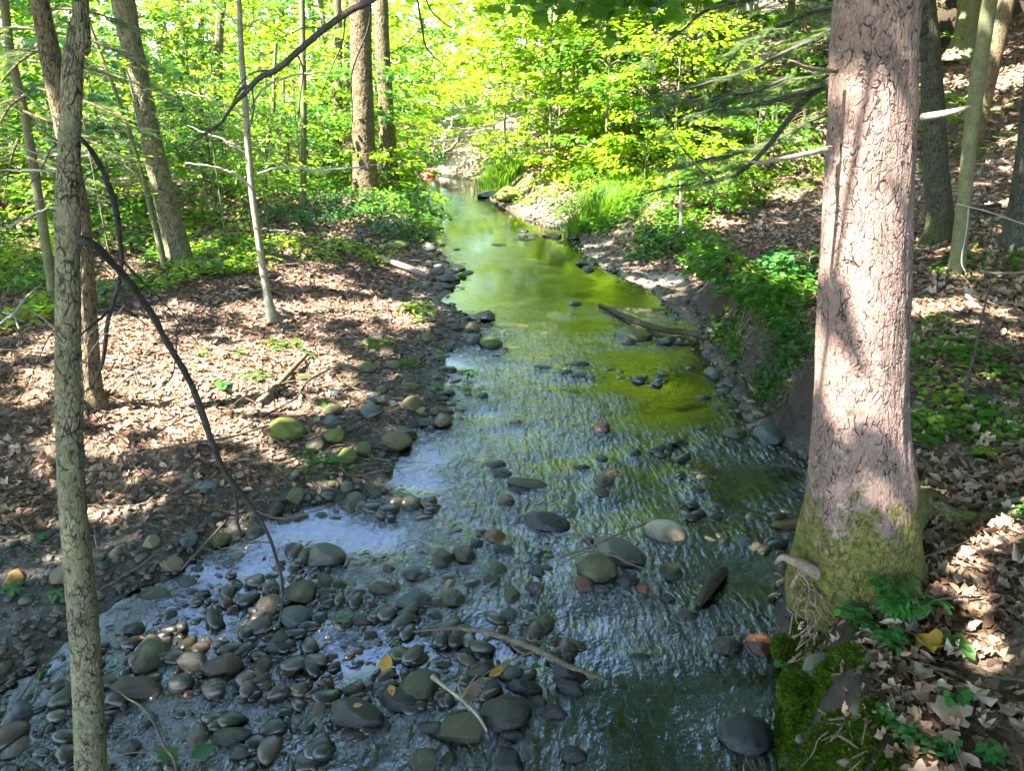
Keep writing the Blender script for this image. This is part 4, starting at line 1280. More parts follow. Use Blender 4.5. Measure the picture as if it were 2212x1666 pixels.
DAP = [(400, 690, 60, 14), (520, 700, 62, 24), (840, 668, 85, 26), (760, 655, 50, 14), (850, 695, 50, 14), (610, 862, 60, 26), (700, 905, 50, 16), (240, 940, 70, 34), (400, 972, 44, 20), (200, 1010, 80, 36), (60, 1010, 60, 30),
       (590, 950, 44, 30), (690, 985, 50, 14), (330, 1060, 60, 30), (110, 1045, 60, 22), (60, 775, 60, 40), (30, 850, 40, 30), (420, 850, 60, 14), (570, 1000, 40, 14), (885, 585, 60, 16), (700, 700, 60, 12), (130, 1150, 60, 30),
       (1395, 605, 60, 14), (1200, 632, 120, 16), (1100, 640, 80, 10), (1030, 1105, 60, 24), (1000, 1003, 38, 14), (1240, 920, 46, 8), (1150, 672, 50, 12), (1430, 1280, 44, 18), (1645, 1391, 34, 26), (1475, 1132, 34, 20),
       (1710, 1225, 46, 34), (2060, 1042, 50, 34), (2010, 1125, 60, 22), (2200, 1320, 40, 30), (2020, 560, 60, 18), (2070, 720, 60, 24), (1660, 412, 80, 18), (1720, 235, 50, 40), (2120, 235, 60, 20), (1560, 480, 90, 12), (1500, 620, 26, 14),
       (1000, 350, 60, 24), (1190, 420, 50, 30), (20, 1330, 30, 40), (100, 1590, 30, 16), (300, 1620, 60, 10), (1250, 1600, 20, 20), (1480, 810, 30, 8), (1130, 1085, 40, 14), (2150, 440, 50, 18), (350, 560, 60, 14), (1420, 905, 18, 8), (2100, 640, 50, 16), (2180, 1130, 26, 14), (2180, 1240, 40, 20), (1960, 1450, 14, 8), (1330, 1110, 24, 10), (2190, 900, 24, 20)]
hn = 1 + .55 * fbm(sx * 3.5, sy * 3.5, 4, 3, 65)
for (px, py, rx, ry) in DAP:  # gaps shaped in the unseen canopy so that sun patches land here
    c = G(px, py)
    m = mpp(c)
    ax = rx * m
    e1, e2 = G(px, py - ry), G(px, py + ry)
    ay = max(.10, abs(e1[1] - e2[1]) / 2)
    tt = (cz - c[2]) / SUN[2]
    qx, qy = cx - SUN[0] * tt, cy - SUN[1] * tt
    keep &= ~(((qx - c[0]) / ax) ** 2 + ((qy - c[1]) / ay) ** 2 < hn)
# light on the front of the big trunk and a few others
def open_line(p0, p1, r, nseg=24):
    global keep
    for k in np.linspace(0, 1, nseg):
        p = p0 * (1 - k) + p1 * k
        tt = (cz - p[2]) / SUN[2]
        q = np.hypot(cx - (p[0] + SUN[0] * tt), cy - (p[1] + SUN[1] * tt))
        keep &= q > r * (1 + .5 * vnoise(cx * 2, cy * 2, cz))
open_line(at_y(1850, 800, Yb - .2), at_y(1850, 590, Yb - .2), .29, 12)
open_line(at_y(1840, 470, Yb - .2), at_y(1850, -60, Yb - .2), .31, 16)
open_line(at_y(1975, 1060, Yb), at_y(2040, 1110, Yb), .12, 5)
wl = ws[0].location
open_line(np.array([wl[0] - .4, wl[1], .3]), np.array([wl[0] - .9, wl[1], 3.0]), .35)
pl = T['peel'][0].location
open_line(np.array([pl[0] - .4, pl[1], 1.2]), np.array([pl[0] - .9, pl[1], 3.4]), .22)
cx, cy, cz = cx[keep], cy[keep], cz[keep]
tx = np.array([t_[1] for t_ in TALL]); ty = np.array([t_[2] for t_ in TALL])
own = np.argmin((cx[:, None] - tx) ** 2 + (cy[:, None] - ty) ** 2, 1)
for i, (rt, x, y, top, bm_) in enumerate(TALL):
    q = own == i
    if q.sum() < 30:
        continue
    n = q.sum()
    pos = np.stack([cx[q], cy[q], cz[q]], -1)
    V, F = scatter(QUAD, pos, rg.uniform(0, 6.28, n), rg.normal(.1, .35, n), rg.normal(0, .4, n), rg.uniform(.3, .5, n))
    build('crown', [(V, F)], M['canopy'], rt)
    tw = []
    for k in rg.choice(n, min(n, 9), replace=False):
        e = pos[k]
        s0 = np.array([top[0], top[1], rg.uniform(5.4, 8.2)])
        if np.hypot(*(e - s0)[:2]) > 7: continue
        C = cat(np.array([[*s0, .05], [*((s0 + e) / 2 + [0, 0, .2]), .03], [*e, .008]]), 10)
        tw.append(tube(C[:, :3], C[:, 3], 5))
    if tw:
        build('limb', tw, bm_, rt)

# ------------------------------------------------------------------ thickets
def put(x, y):
    return (x, y, float(terrain(x, y)))
sh = random.Random(21)
def jit(a): return sh.uniform(-a, a)
# sunlit maples round the far bend: tall, bright, their crowns mirrored in the pool
for i, (x, y, H, r_) in enumerate([(1.2, 20.5, 5.5, 1.8), (2.6, 18.6, 6.0, 1.8), (4.2, 19.5, 7.0, 2.0), (3.4, 22.5, 8.0, 2.2), (.4, 24, 7.2, 2.2), (1.9, 25.5, 9, 2.4), (5.6, 21.8, 7.0, 2.2), (.9, 19.2, 8.2, 1.9), (2.3, 20.6, 9.2, 2.0), (-.2, 22.4, 8.6, 1.9), (3.4, 20.2, 8.6, 2.0), (-.6, 27, 6.4, 2.4), (3.8, 27, 9, 2.6), (6.6, 25, 8, 2.4), (2.0, 17.2, 3.0, 1.2), (3.3, 16.4, 3.2, 1.2)]):
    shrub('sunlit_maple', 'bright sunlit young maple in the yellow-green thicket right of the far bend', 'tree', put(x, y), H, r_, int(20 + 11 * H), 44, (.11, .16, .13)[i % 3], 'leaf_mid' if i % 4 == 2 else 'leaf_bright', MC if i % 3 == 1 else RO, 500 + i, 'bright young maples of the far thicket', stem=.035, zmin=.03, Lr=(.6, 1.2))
for i, (x, y, H, r_) in enumerate([(-3.3, 17.5, 2.6, 1.2), (-4.3, 19.5, 3.4, 1.5), (-3.6, 22, 4.0, 1.6), (-5.6, 22, 4.6, 1.8), (-4.2, 25.5, 5.0, 2.0), (-7.2, 25, 5.2, 2.2), (-2.6, 28, 3.6, 2.0), (-6, 29, 6, 2.4), (-9.5, 27, 6, 2.4)]):
    shrub('bank_maple', 'sunlit young maple left of the far bend, beyond the twin trunks', 'tree', put(x, y), H, r_, 56, 40, .13, 'leaf_bright' if i % 3 else 'leaf_mid', RO, 530 + i, 'young maples beyond the twin trunks', stem=.03, zmin=.03, Lr=(.6, 1.1))
# green understorey behind the left bank
for i, (x, y, H, r_) in enumerate([(-5.2, 13.8, 2.4, 1.1), (-6.6, 13.0, 2.8, 1.2), (-8.0, 14.5, 3.2, 1.4), (-9.8, 14, 3.4, 1.4), (-6.2, 16, 3.6, 1.5), (-8.2, 17.5, 4.2, 1.7), (-10.6, 17, 4.2, 1.7), (-12.8, 16.5, 4.2, 1.6), (-5.0, 16.8, 2.2, 1.2), (-7.0, 19.5, 4.4, 1.8), (-9.6, 20.5, 5, 2), (-12.4, 20.5, 5, 2), (-15, 20, 5, 2), (-12.2, 24, 6, 2.3), (-15.5, 25, 6, 2.4), (-8, 22.5, 5, 2)]):
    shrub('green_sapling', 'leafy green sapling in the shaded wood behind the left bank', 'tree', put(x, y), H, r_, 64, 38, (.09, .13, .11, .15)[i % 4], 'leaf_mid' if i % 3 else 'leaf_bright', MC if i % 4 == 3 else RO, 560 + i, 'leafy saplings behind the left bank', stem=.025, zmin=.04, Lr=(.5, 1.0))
for i, (x, y, H, r_) in enumerate([(-8.6, 10.8, 2.6, .9), (-6.8, 9.6, 2.2, .8), (-9.4, 12.4, 3, 1.0), (-5.2, 9.9, 2.6, .8), (-4.3, 11.6, 2.6, .8), (-3.6, 13.6, 2.8, .8), (-7.6, 11.6, 3, .9), (-5.9, 8.2, 2.2, .8), (-4.9, 12.6, 2.0, .9), (-6.2, 11.4, 1.6, .8), (-7.4, 8.8, 2.6, .8), (-3.9, 12.4, 1.2, .7)]):
    shrub('understorey_sapling', 'thin-leaved sapling with flat tiers of yellow-green leaves at left', 'tree', put(x, y), H, r_, 24, 16, .09, 'leaf_bright', OV, 590 + i, 'sparse saplings over the left bank', stem=.014, zmin=.35, Lr=(.4, .8))
for i, (x, y, H, r_) in enumerate([(-7.4, 24.5, 6, 2.2), (-17.5, 22, 6, 2.6), (-19, 27, 7, 2.8), (-14.2, 17.6, 3.6, 1.6), (-16.5, 15.5, 3.2, 1.5), (-11.4, 13.2, 2.6, 1.2), (-13.4, 13.6, 2.8, 1.3), (-9, 30, 7, 2.6), (-13, 31, 8, 3), (-19, 33, 8, 3), (-24, 30, 8, 3), (-6, 33, 7, 2.6), (-21, 19, 5, 2.4), (-10.4, 10.8, 1.3, .9), (-9.4, 9.2, 1.0, .7)]):
    shrub('thicket_sapling', 'leafy sapling in the dense green backdrop on the far left', 'tree', put(x, y), H, r_, 60, 36, .13 if y < 20 else .19, 'leaf_mid' if i % 3 else 'leaf_bright', RO, 660 + i, 'saplings of the far-left backdrop', stem=.03, zmin=.02, Lr=(.6, 1.2))
# low bushes crowding the far bend
for i, (x, y, H, r_) in enumerate([(1.9, 18.2, 1.6, 1.0), (2.6, 15.6, 1.3, .8), (.9, 20.2, 1.6, 1.0), (2.2, 16.8, 1.0, .7), (-2.6, 16.6, 1.0, .7), (-2.9, 19, 1.6, 1.0), (-3.0, 21, 2.2, 1.2), (3.6, 14.6, 1.1, .8), (0.0, 22, 2.4, 1.3)]):
    shrub('low_bush', 'low sunlit bush crowding the water at the far bend', 'shrub', put(x, y), H, r_, 30, 34, .10, 'leaf_bright', RO, 690 + i, 'low bushes at the far bend', stem=.015, zmin=.05, Lr=(.3, .6))
# right-hand slope: low and airy
for i, (x, y, H, r_) in enumerate([(4.6, 15.2, 1.6, .8), (5.8, 17, 2.2, 1.0), (7.6, 18.5, 3.2, 1.3), (9.5, 22, 4, 1.6), (7.4, 15.2, 1.4, .7), (8.8, 27, 6, 2.4), (12, 26, 4, 1.8), (14.5, 29, 5, 2.2), (3.5, 13.7, .8, .5), (11, 31, 7, 2.6)]):
    shrub('slope_sapling', 'airy green sapling on the right-hand slope behind the hemlock branches', 'tree', put(x, y), H, r_, 36, 30, .11, 'leaf_mid', RO, 610 + i, 'airy saplings of the right slope', stem=.022, zmin=.05, Lr=(.4, .9))
# a leafy twig dipping in from above, close to the camera
rt = shrub('x', '', '', (0, 0, 0), 1, 1, 0 or 1, 1, .01, 'leaf_mid', RO, 1) if False else None
over = thing('overhanging_maple_branch', 'maple branch with broad green leaves hanging in at the top centre', 'branch', at_y(1300, -80, 6.2))
P_, L_ = [], []
rg = np.random.default_rng(31)
tw = []
for k in range(15):
    x0 = 1130 + k * 26 + rg.normal(0, 8)
    pts = [(x0 + 40, -90, 5), (x0 + 15, -30, 4), (x0, rg.uniform(-5, 45), 2, rg.normal(0, .2))]
    C = cat(on_plane(pts, 6.2 + rg.normal(0, .3)), 14)
    tw.append(tube(C[:, :3], np.maximum(C[:, 3], .0015), 5))
    for j in range(9):
        P_.append(C[rg.integers(4, 14), :3] + rg.normal(0, .07, 3))
for k in range(150):
    P_.append(at_y(rg.uniform(1110, 1500), rg.uniform(-120, 15), 6.2 + rg.normal(0, .4)))
P_ = np.array(P_)
n = len(P_)
build('twig', tw, M['twig_dark'], over)
build('foliage', [scatter(MC, P_, rg.uniform(0, 6.28, n), rg.normal(.5, .3, n), rg.normal(0, .4, n), rg.uniform(.10, .17, n))], M['leaf_mid'], over)

# far wood beyond the bend
rg = np.random.default_rng(41)
n = 36000
fy = rg.uniform(31, 70, n)
fx = rg.uniform(-1, 1, n) * fy * .85
h = rg.random(n) ** 1.1
ztop = 9 + 5 * fbm(fx * .15, fy * .15, 0, 3, 90) - 3.5 * np.exp(-((fx / fy + .10) / .06) ** 2)
fz = terrain(fx, fy) + h * ztop
k = (fbm(fx * .45, fy * .2, fz * .45, 3, 91) > -.10) & (rg.random(n) < 1.0)
k &= ~((fx > 8) & (rg.random(n) < .6))
fx, fy, fz = fx[k], fy[k], fz[k]; n = len(fx)
tag(build('far_wood', [scatter(QUAD, np.stack([fx, fy, fz], -1), rg.uniform(0, 6.28, n), rg.normal(.2, .4, n), rg.normal(0, .5, n), rg.uniform(.35, .8, n))], M['leaf_bright']), kind='stuff')
for i in range(34):
    y = rg.uniform(27, 60)
    x = rg.uniform(-.8, .85) * y
    if abs(x / y + .09) < .1: continue
    z = float(terrain(x, y))
    w = rg.uniform(.10, .26)
    C = cat(np.array([[x, y, z - .2, w * 1.4], [x + rg.normal(0, .1), y, z + .8, w], [x + rg.normal(0, .3), y, z + 6, w * .8], [x + rg.normal(0, .5), y, z + 14, w * .4]]), 16)
    rt = thing('distant_tree', 'distant straight trunk standing among the far leaves', 'tree', (x, y, z), 'distant trunks of the far wood')
    build('trunk', [tube(C[:, :3], C[:, 3], 9)], M['bark_brown' if i % 3 else 'bark_pale'], rt)
    m_ = 160
    p = np.stack([x + rg.normal(0, 1.6, m_), y + rg.normal(0, 1.6, m_), z + rg.uniform(5, 15, m_)], -1)
    build('crown', [scatter(QUAD, p, rg.uniform(0, 6.28, m_), rg.normal(.1, .4, m_), rg.normal(0, .4, m_), rg.uniform(.4, .8, m_))], M['canopy'], rt)

# ------------------------------------------------------------------ hemlock boughs across the right half
def spray_proto():
    V, F = [], []
    for i in range(13):
        u = .05 + .92 * i / 12
        l = .2 * (1 - .5 * u)
        for s in (-1, 1):
            b = len(V)
            V += [(u - .02, 0, 0), (u + .03, 0, 0), (u + .07, s * l, -.02)]
            F.append((b, b + 1, b + 2))
    b = len(V)
    V += [(0, .006, 0), (0, -.006, 0), (1, 0, -.03)]
    F.append((b, b + 1, b + 2))
    return np.array(V), [np.array(F)]
SPR = spray_proto()
hy = T['dark'][0].location[1]
hem = T['dark'][0]
def hemlock_bough(P, Y, seed, root, dens=1.0, size=.16, reach=.5, bark='twig_dark'):
    rg = np.random.default_rng(seed)
    C = cat(on_plane(P, Y), 70)
    build('bough', [tube(C[:, :3], np.maximum(C[:, 3], .002), 7)], M[bark], root)
    pos, yaw, pit = [], [], []
    tws = []
    for k in range(int(34 * dens)):
        i = int(rg.uniform(6, 69))
        b = C[i, :3]
        d = C[min(i + 2, 69), :3] - C[i - 2, :3]
        az0 = math.atan2(d[1], d[0])
        az = az0 + rg.choice([-1, 1]) * rg.uniform(.5, 1.1)
        L = reach * rg.uniform(.4, 1) * (1.15 - i / 90)
        e = b + np.array([math.cos(az) * L, math.sin(az) * L, -rg.uniform(.1, .45) * L])
        Q = cat(np.array([[*b, .004], [*((b + e) / 2 + [0, 0, .04 * L]), .003], [*e, .0012]]), 8)
        tws.append(tube(Q[:, :3], Q[:, 3], 4))
        for j in range(int(10 * L / .3) + 3):
            f = rg.uniform(.15, 1)
            p = b * (1 - f) + e * f
            pos.append(p + rg.normal(0, .008, 3)); yaw.append(az + rg.choice([-1, 1]) * rg.uniform(.2, .9)); pit.append(rg.uniform(.05, .45))
    n = len(pos)
    build('twig', tws, M[bark], root)
    build('needles', [scatter(SPR, np.array(pos), np.array(yaw), np.array(pit), rg.normal(0, .3, n), size * rg.uniform(.6, 1.2, n))], M['hemlock'], root)
hb = hy - .6
hemlock_bough([(2000, 60, 26), (1850, 140, 20), (1790, 175, 16), (1740, 215, 13), (1700, 262, 12), (1655, 320, 11), (1600, 370, 9), (1545, 390, 8), (1490, 398, 6), (1440, 405, 4), (1370, 425, 2)], hb, 1, hem, .9)
hemlock_bough([(1990, 0, 22), (1830, 45, 15), (1780, 75, 12), (1700, 110, 9), (1620, 150, 7), (1540, 175, 5), (1470, 195, 3), (1420, 205, 2)], hb + .2, 2, hem, 1.0)
hemlock_bough([(2000, 120, 20), (1840, 165, 12), (1760, 190, 9), (1680, 215, 8), (1600, 232, 6), (1540, 238, 4), (1480, 250, 2)], hb - .2, 3, hem, 1.0)
hemlock_bough([(1950, -60, 18), (1800, -5, 13), (1700, -10, 11), (1600, 0, 9), (1520, 25, 7), (1480, 60, 5), (1420, 110, 3), (1410, 170, 2)], hb - .4, 4, hem, .7)
hemlock_bough([(1950, 20, 14), (1780, 20, 9), (1680, 60, 7), (1600, 105, 5), (1560, 160, 3), (1535, 210, 2)], hb + .9, 5, hem, 1.2)
hemlock_bough([(1900, 230, 12), (1780, 250, 8), (1680, 300, 6), (1600, 330, 5), (1520, 345, 4), (1420, 370, 2)], hb + .7, 6, hem, 1.2)
hemlock_bough([(1540, 388, 5), (1500, 350, 4), (1460, 300, 3), (1430, 240, 2)], hb, 7, hem, .5, reach=.3)
0 and hemlock_bough([(1900, 20, 14), (1780, 110, 9), (1660, 130, 6), (1540, 120, 4), (1440, 140, 2)], hb + 1.8, 8, hem, 1.4, reach=.8, size=.2)
hemlock_bough([(1900, 180, 14), (1740, 160, 9), (1620, 200, 6), (1500, 210, 4), (1400, 250, 2)], hb + 2.6, 9, hem, 1.4, reach=.9, size=.22)
# feathery young hemlock at the left
hl = thing('hemlock_sapling', 'feathery dull-green hemlock sapling behind the leaning foreground tree', 'tree', put(-5.3, 7.2))
C = cat(np.array([[-5.3, 7.2, .1, .03], [-5.25, 7.2, 1.8, .022], [-5.2, 7.25, 4.2, .008]]), 20)
build('stem', [tube(C[:, :3], C[:, 3], 8)], M['bark_green'], hl)
for k, (x1, y1, x2, y2) in enumerate([(60, 60, 330, 150), (60, 130, 380, 215), (80, 190, 330, 300), (60, 20, 300, 60), (50, 240, 300, 380), (40, 300, 10, 420), (120, 90, -20, 200), (60, 60, -30, 100), (60, 340, 240, 460), (60, 200, -20, 300)]):
    hemlock_bough([(x1, y1, 7), ((x1 + x2) / 2, (y1 + y2) / 2 - 18, 5), (x2, y2, 2)], 7.2 + .3 * ((k % 3) - 1), 20 + k, hl, .45, size=.12, reach=.4, bark='stick')

# ------------------------------------------------------------------ leaf litter (uncountable)
def litter(n, x0, x1, y0, y1, keep, size, protos, seed, lift=.012, tilt=.22):
    rg = np.random.default_rng(seed)
    x, y = rg.uniform(x0, x1, n), rg.uniform(y0, y1, n)
    z, dl, dr, din, a, b = terrain(x, y, True)
    k = keep(x, y, z, dl, dr) > rg.random(n)
    x, y, z = x[k], y[k], z[k]
    n = len(x)
    e = .04
    zx = (terrain(x + e, y) - terrain(x - e, y)) / (2 * e)
    zy = (terrain(x, y + e) - terrain(x, y - e)) / (2 * e)
    yaw = rg.uniform(0, 6.283, n)
    g_ = zx * np.cos(yaw) + zy * np.sin(yaw)
    h_ = -zx * np.sin(yaw) + zy * np.cos(yaw)
    pitch = -np.arctan(g_) + rg.normal(0, tilt, n)
    roll = np.arctan(h_) + rg.normal(0, tilt * 1.2, n)
    out = []
    for i, pr in enumerate(protos):
        q = (np.arange(n) % len(protos)) == i
        m_ = q.sum()
        s = rg.uniform(*size, m_)
        out.append(scatter(pr, np.stack([x[q], y[q], z[q] + lift * rg.uniform(.3, 1.5, m_)], -1), yaw[q], pitch[q], roll[q], np.stack([s, s * rg.uniform(.7, 1.1, m_), s * rg.uniform(.6, 2.2, m_)], -1)))
    return out
CUR = (np.array([(0, 0, 0), (.35, 0, -.06), (.7, 0, -.05), (1, 0, .06), (.3, .26, .10), (.66, .22, .14), (.3, -.26, .04), (.66, -.2, .12)]), OV[1])
CUR2 = (np.array([(0, 0, 0), (.35, 0, .08), (.7, 0, .09), (1, 0, -.02), (.28, .3, -.03), (.62, .26, .02), (.3, -.3, .05), (.7, -.22, -.06)]), OV[1])
MCURL = maple(.35, 7, .8)
MFLAT = maple(.1, 8, .9)
M5 = [maple(c_, 20 + i_, .9) for i_, c_ in enumerate([.5, -.25, .15, .35])]
lt = []
floorR = lambda x, y, z, dl, dr: (.35 + .65 * smooth(-.22, .0, fbm(x * 2.4, y * 2.4, 8, 3, 28))) * ((dr > np.interp(y, [3, 4.5, 7], [.30, .36, .5])))
lt += litter(5600, 1.3, 5.2, 1.2, 5.2, floorR, (.04, .105), M5 + [CUR, MB_], 1, .016, .42)
lt += litter(9000, 1.3, 6.0, 1.2, 6.5, floorR, (.03, .08), [CUR, CUR2], 2, .012, .35)
floorL = lambda x, y, z, dl, dr: smooth(.3, 1.0, dl + .5 * fbm(x * 1.5, y * 1.5, 2, 3, 17)) * .97 + .12 * (dl > .1)
lt += litter(46000, -8, .5, 4.2, 12, floorL, (.028, .078), [CUR, CUR2, OV, MB_, OV], 3, .010, .22)
lt += litter(16000, -11, 0, 9, 17, floorL, (.07, .13), [CUR, CUR2], 4, .015, .3)
lt += litter(22000, 1.5, 9, 5.5, 12.5, lambda x, y, z, dl, dr: .95 * (dr > .6), (.05, .11), [CUR, CUR2, OV, MB_], 5, .012, .3)
lt += litter(24000, .2, 16, 12, 26, lambda x, y, z, dl, dr: .95 * (dr > .5), (.09, .17), [CUR, CUR2], 6, .015, .3)
lt += litter(500, -3.5, 2, 2.5, 10, lambda x, y, z, dl, dr: .5 * ((dl > 0) | (dr > 0)), (.04, .08), [CUR, MB_], 7, .02)
tag(build('leaf_litter', lt, M['litter']), kind='stuff')
l2 = litter(1500, 1.3, 5.0, 1.2, 5.2, floorR, (.045, .12), M5 + [CUR], 12, .03, .38)
l2 += litter(5000, -7, .4, 4.6, 11, floorL, (.035, .085), [CUR, MB_, OV], 13, .015, .2)
lt_face = litter(2600, 1.3, 3.0, 1.6, 4.2, lambda x, y, z, dl, dr: .8 * (dr > .12) * (dr < .7), (.025, .06), M5 + [CUR, OV], 16, .015, .4)
tag(build('dark_leaf_litter', lt_face, M['litter']), kind='stuff')
l2 += litter(900, 1.3, 3.2, 1.6, 4.2, lambda x, y, z, dl, dr: .55 * (dr > .08), (.035, .075), M5 + [CUR, OV], 15, .02, .4)
l2 += litter(3000, 2, 9, 5.5, 14, lambda x, y, z, dl, dr: .95 * (dr > .6), (.06, .13), [CUR, MB_], 14, .02, .3)
tag(build('pale_leaf_litter', l2, M['litter_pale']), kind='stuff')
# fine twigs and needles in the litter
def debris(n, x0, x1, y0, y1, keep, L, seed):
    rg = np.random.default_rng(seed)
    x, y = rg.uniform(x0, x1, n), rg.uniform(y0, y1, n)
    z, dl, dr, *_ = terrain(x, y, True)
    k = keep(x, y, z, dl, dr) > rg.random(n)
    x, y, z = x[k], y[k], z[k]; n = len(x)
    pr = (np.array([(0, -.012, 0), (0, .012, 0), (0, 0, .02), (.5, -.010, .04), (.5, .012, .04), (.5, 0, .06), (1, .06, 0), (1, .072, 0), (1, .066, .012)]),
          [np.array([(0, 3, 5, 2), (1, 2, 5, 4), (0, 1, 4, 3), (3, 6, 8, 5), (4, 5, 8, 7), (3, 4, 7, 6)])])
    s = rg.uniform(*L, n)
    return scatter(pr, np.stack([x, y, z + .02], -1), rg.uniform(0, 6.28, n), rg.normal(0, .12, n), rg.normal(0, .2, n), np.stack([s, np.full(n, .28), np.full(n, .28)], -1))
tag(build('twig_debris', [debris(1500, 1.3, 6, 1.3, 7, floorR, (.06, .30), 1), debris(3000, -8, .5, 4, 13, lambda x, y, z, dl, dr: 1.0 * (dl > .05), (.10, .5), 2), debris(1800, 2, 10, 6, 18, lambda x, y, z, dl, dr: 1.0 * (dr > .5), (.15, .6), 3)], M['stick']), kind='stuff')

# ------------------------------------------------------------------ low green cover (uncountable)
def cover(px, py, rx, ry, n, size, hmax, seed, proto=RO):
    rg = np.random.default_rng(seed)
    c = G(px, py); m = mpp(c)
    e1, e2 = G(px, py - ry), G(px, py + ry)
    ay = max(.08, abs(e1[1] - e2[1]) / 2)
    r_ = np.sqrt(rg.random(n)) ; a = rg.uniform(0, 6.283, n)
    x = c[0] + rx * m * r_ * np.cos(a); y = (e1[1] + e2[1]) / 2 + ay * r_ * np.sin(a)
    # gather into plants: leaves cluster on shared stems
    k = max(1, n // 9)
    ci = rg.integers(0, k, n)
    x = x[ci] + rg.normal(0, size * 1.1, n); y = y[ci] + rg.normal(0, size * 1.1, n)
    hh = hmax * rg.uniform(.35, 1, k)[ci] * rg.uniform(.5, 1.05, n)
    z, dl, dr, *_ = terrain(x, y, True)
    z = z + hh
    q = (np.maximum(dl, dr) > .0)
    x, y, z = x[q], y[q], z[q]; n = len(x)
    return scatter(proto, np.stack([x, y, z], -1), rg.uniform(0, 6.28, n), rg.normal(.2, .3, n), rg.normal(0, .3, n), size * rg.uniform(.6, 1.3, n))
mid, deep, brt = [], [], []
for i, (a, px, py, rx, ry, n, s, h) in enumerate([
    (mid, 620, 400, 160, 40, 2600, .10, .35), (deep, 700, 470, 120, 40, 1500, .08, .3), (mid, 860, 440, 60, 60, 1500, .09, .35), (brt, 700, 545, 110, 25, 420, .08, .22), (brt, 470, 575, 110, 26, 520, .08, .22),
    (mid, 440, 560, 120, 40, 900, .08, .2), (brt, 370, 610, 70, 26, 260, .07, .25), (mid, 250, 640, 60, 30, 260, .07, .2), (brt, 60, 690, 70, 40, 420, .07, .2), (mid, 80, 620, 90, 40, 500, .08, .25),
    (mid, 930, 490, 34, 40, 620, .10, .3), (deep, 850, 500, 60, 30, 500, .08, .25), (brt, 820, 560, 50, 20, 120, .07, .15), (brt, 900, 690, 40, 30, 180, .05, .12), (mid, 870, 400, 50, 30, 700, .1, .4),
    (mid, 1320, 470, 70, 40, 1300, .08, .35), (brt, 1300, 400, 80, 40, 900, .09, .4), (mid, 1450, 500, 80, 40, 900, .08, .25), (mid, 1520, 560, 60, 34, 700, .075, .25), (deep, 1420, 540, 60, 34, 700, .08, .25),
    (mid, 1660, 690, 60, 60, 900, .055, .22), (deep, 1690, 780, 50, 60, 800, .05, .18), (deep, 1600, 650, 60, 20, 400, .06, .2), (brt, 1185, 405, 70, 30, 500, .09, .25), (mid, 1240, 440, 50, 30, 400, .08, .2), (brt, 1060, 330, 60, 30, 500, .1, .4), (mid, 1700, 600, 60, 30, 240, .06, .12), (mid, 1690, 850, 40, 40, 120, .05, .1), (brt, 1600, 600, 40, 18, 120, .06, .15),
    (mid, 2040, 740, 80, 60, 240, .06, .12), (mid, 2140, 800, 80, 70, 230, .06, .12), (brt, 2060, 860, 90, 50, 120, .06, .12), (mid, 2100, 920, 100, 40, 180, .06, .10), (brt, 2080, 925, 40, 20, 50, .08, .12),
    (mid, 2000, 800, 30, 120, 130, .055, .12), (mid, 2190, 940, 60, 60, 160, .06, .1), (mid, 1980, 930, 40, 40, 90, .06, .1), (deep, 2190, 1110, 40, 20, 70, .05, .06), (mid, 2120, 580, 100, 24, 160, .07, .12),
    (mid, 700, 1005, 60, 22, 70, .05, .07), (mid, 1010, 780, 30, 20, 40, .05, .1), (mid, 960, 770, 30, 20, 60, .05, .1), (mid, 540, 790, 150, 60, 110, .06, .08), (mid, 1750, 375, 60, 30, 200, .1, .3),
    (mid, 200, 520, 220, 50, 1300, .08, .35), (brt, 430, 520, 150, 36, 600, .08, .35), (brt, 60, 580, 120, 40, 600, .08, .3), (deep, 300, 470, 200, 40, 900, .09, .3), (mid, 150, 480, 140, 40, 600, .09, .3), (mid, 1450, 300, 60, 60, 500, .1, .4), (mid, 1600, 400, 120, 50, 500, .08, .15), (mid, 2000, 300, 180, 100, 500, .1, .15)]):
    a.append(cover(px, py, rx, ry, n, s, h, 700 + i))
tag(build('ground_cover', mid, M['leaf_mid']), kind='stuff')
tag(build('shady_ground_cover', deep, M['leaf_deep']), kind='stuff')  # shade put into the leaf colour by the darker green
tag(build('sunlit_ground_cover', brt, M['leaf_bright']), kind='stuff')  # sun put into the leaf colour by the brighter green

# ------------------------------------------------------------------ single plants one can point to
def plant(px, py, hpx, nst, nl, size, label, seed, proto=OV, mat='herb', name='seedling', spread=.35, group=None, droop=.3):
    rg = np.random.default_rng(seed)
    g = G(px, py); H = hpx * mpp(g)
    rt = thing(name, label, 'plant', g, group)
    P, Y, PI_, RO_, S, st = [], [], [], [], [], []
    for k in range(nst):
        a = rg.uniform(0, 6.28)
        L = H * rg.uniform(.6, 1)
        ex = np.array([math.cos(a), math.sin(a), 0]) * spread * L * rg.uniform(.2, 1)
        C = cat(np.array([[*(g - [0, 0, .02]), .004], [*(g + ex * .35 + [0, 0, L * .55]), .003], [*(g + ex + [0, 0, L]), .0015]]), 12)
        st.append(tube(C[:, :3], C[:, 3], 5))
        for j in range(nl):
            f = 3 + int(8 * (j + 1) / nl) if nl > 5 else 11
            P.append(C[min(f, 11), :3]); Y.append(j * 2.4 + rg.uniform(0, .6)); PI_.append(rg.normal(droop, .18)); RO_.append(rg.normal(0, .2)); S.append(size * rg.uniform(.7, 1.2))
    for s_ in st[:1] if len(st) == 1 else [None]:
        pass
    build('stem', st, M['herb'], rt)
    build('leaves', [scatter(proto, np.array(P), np.array(Y), np.array(PI_), np.array(RO_), np.array(S))], M[mat], rt)
    return rt
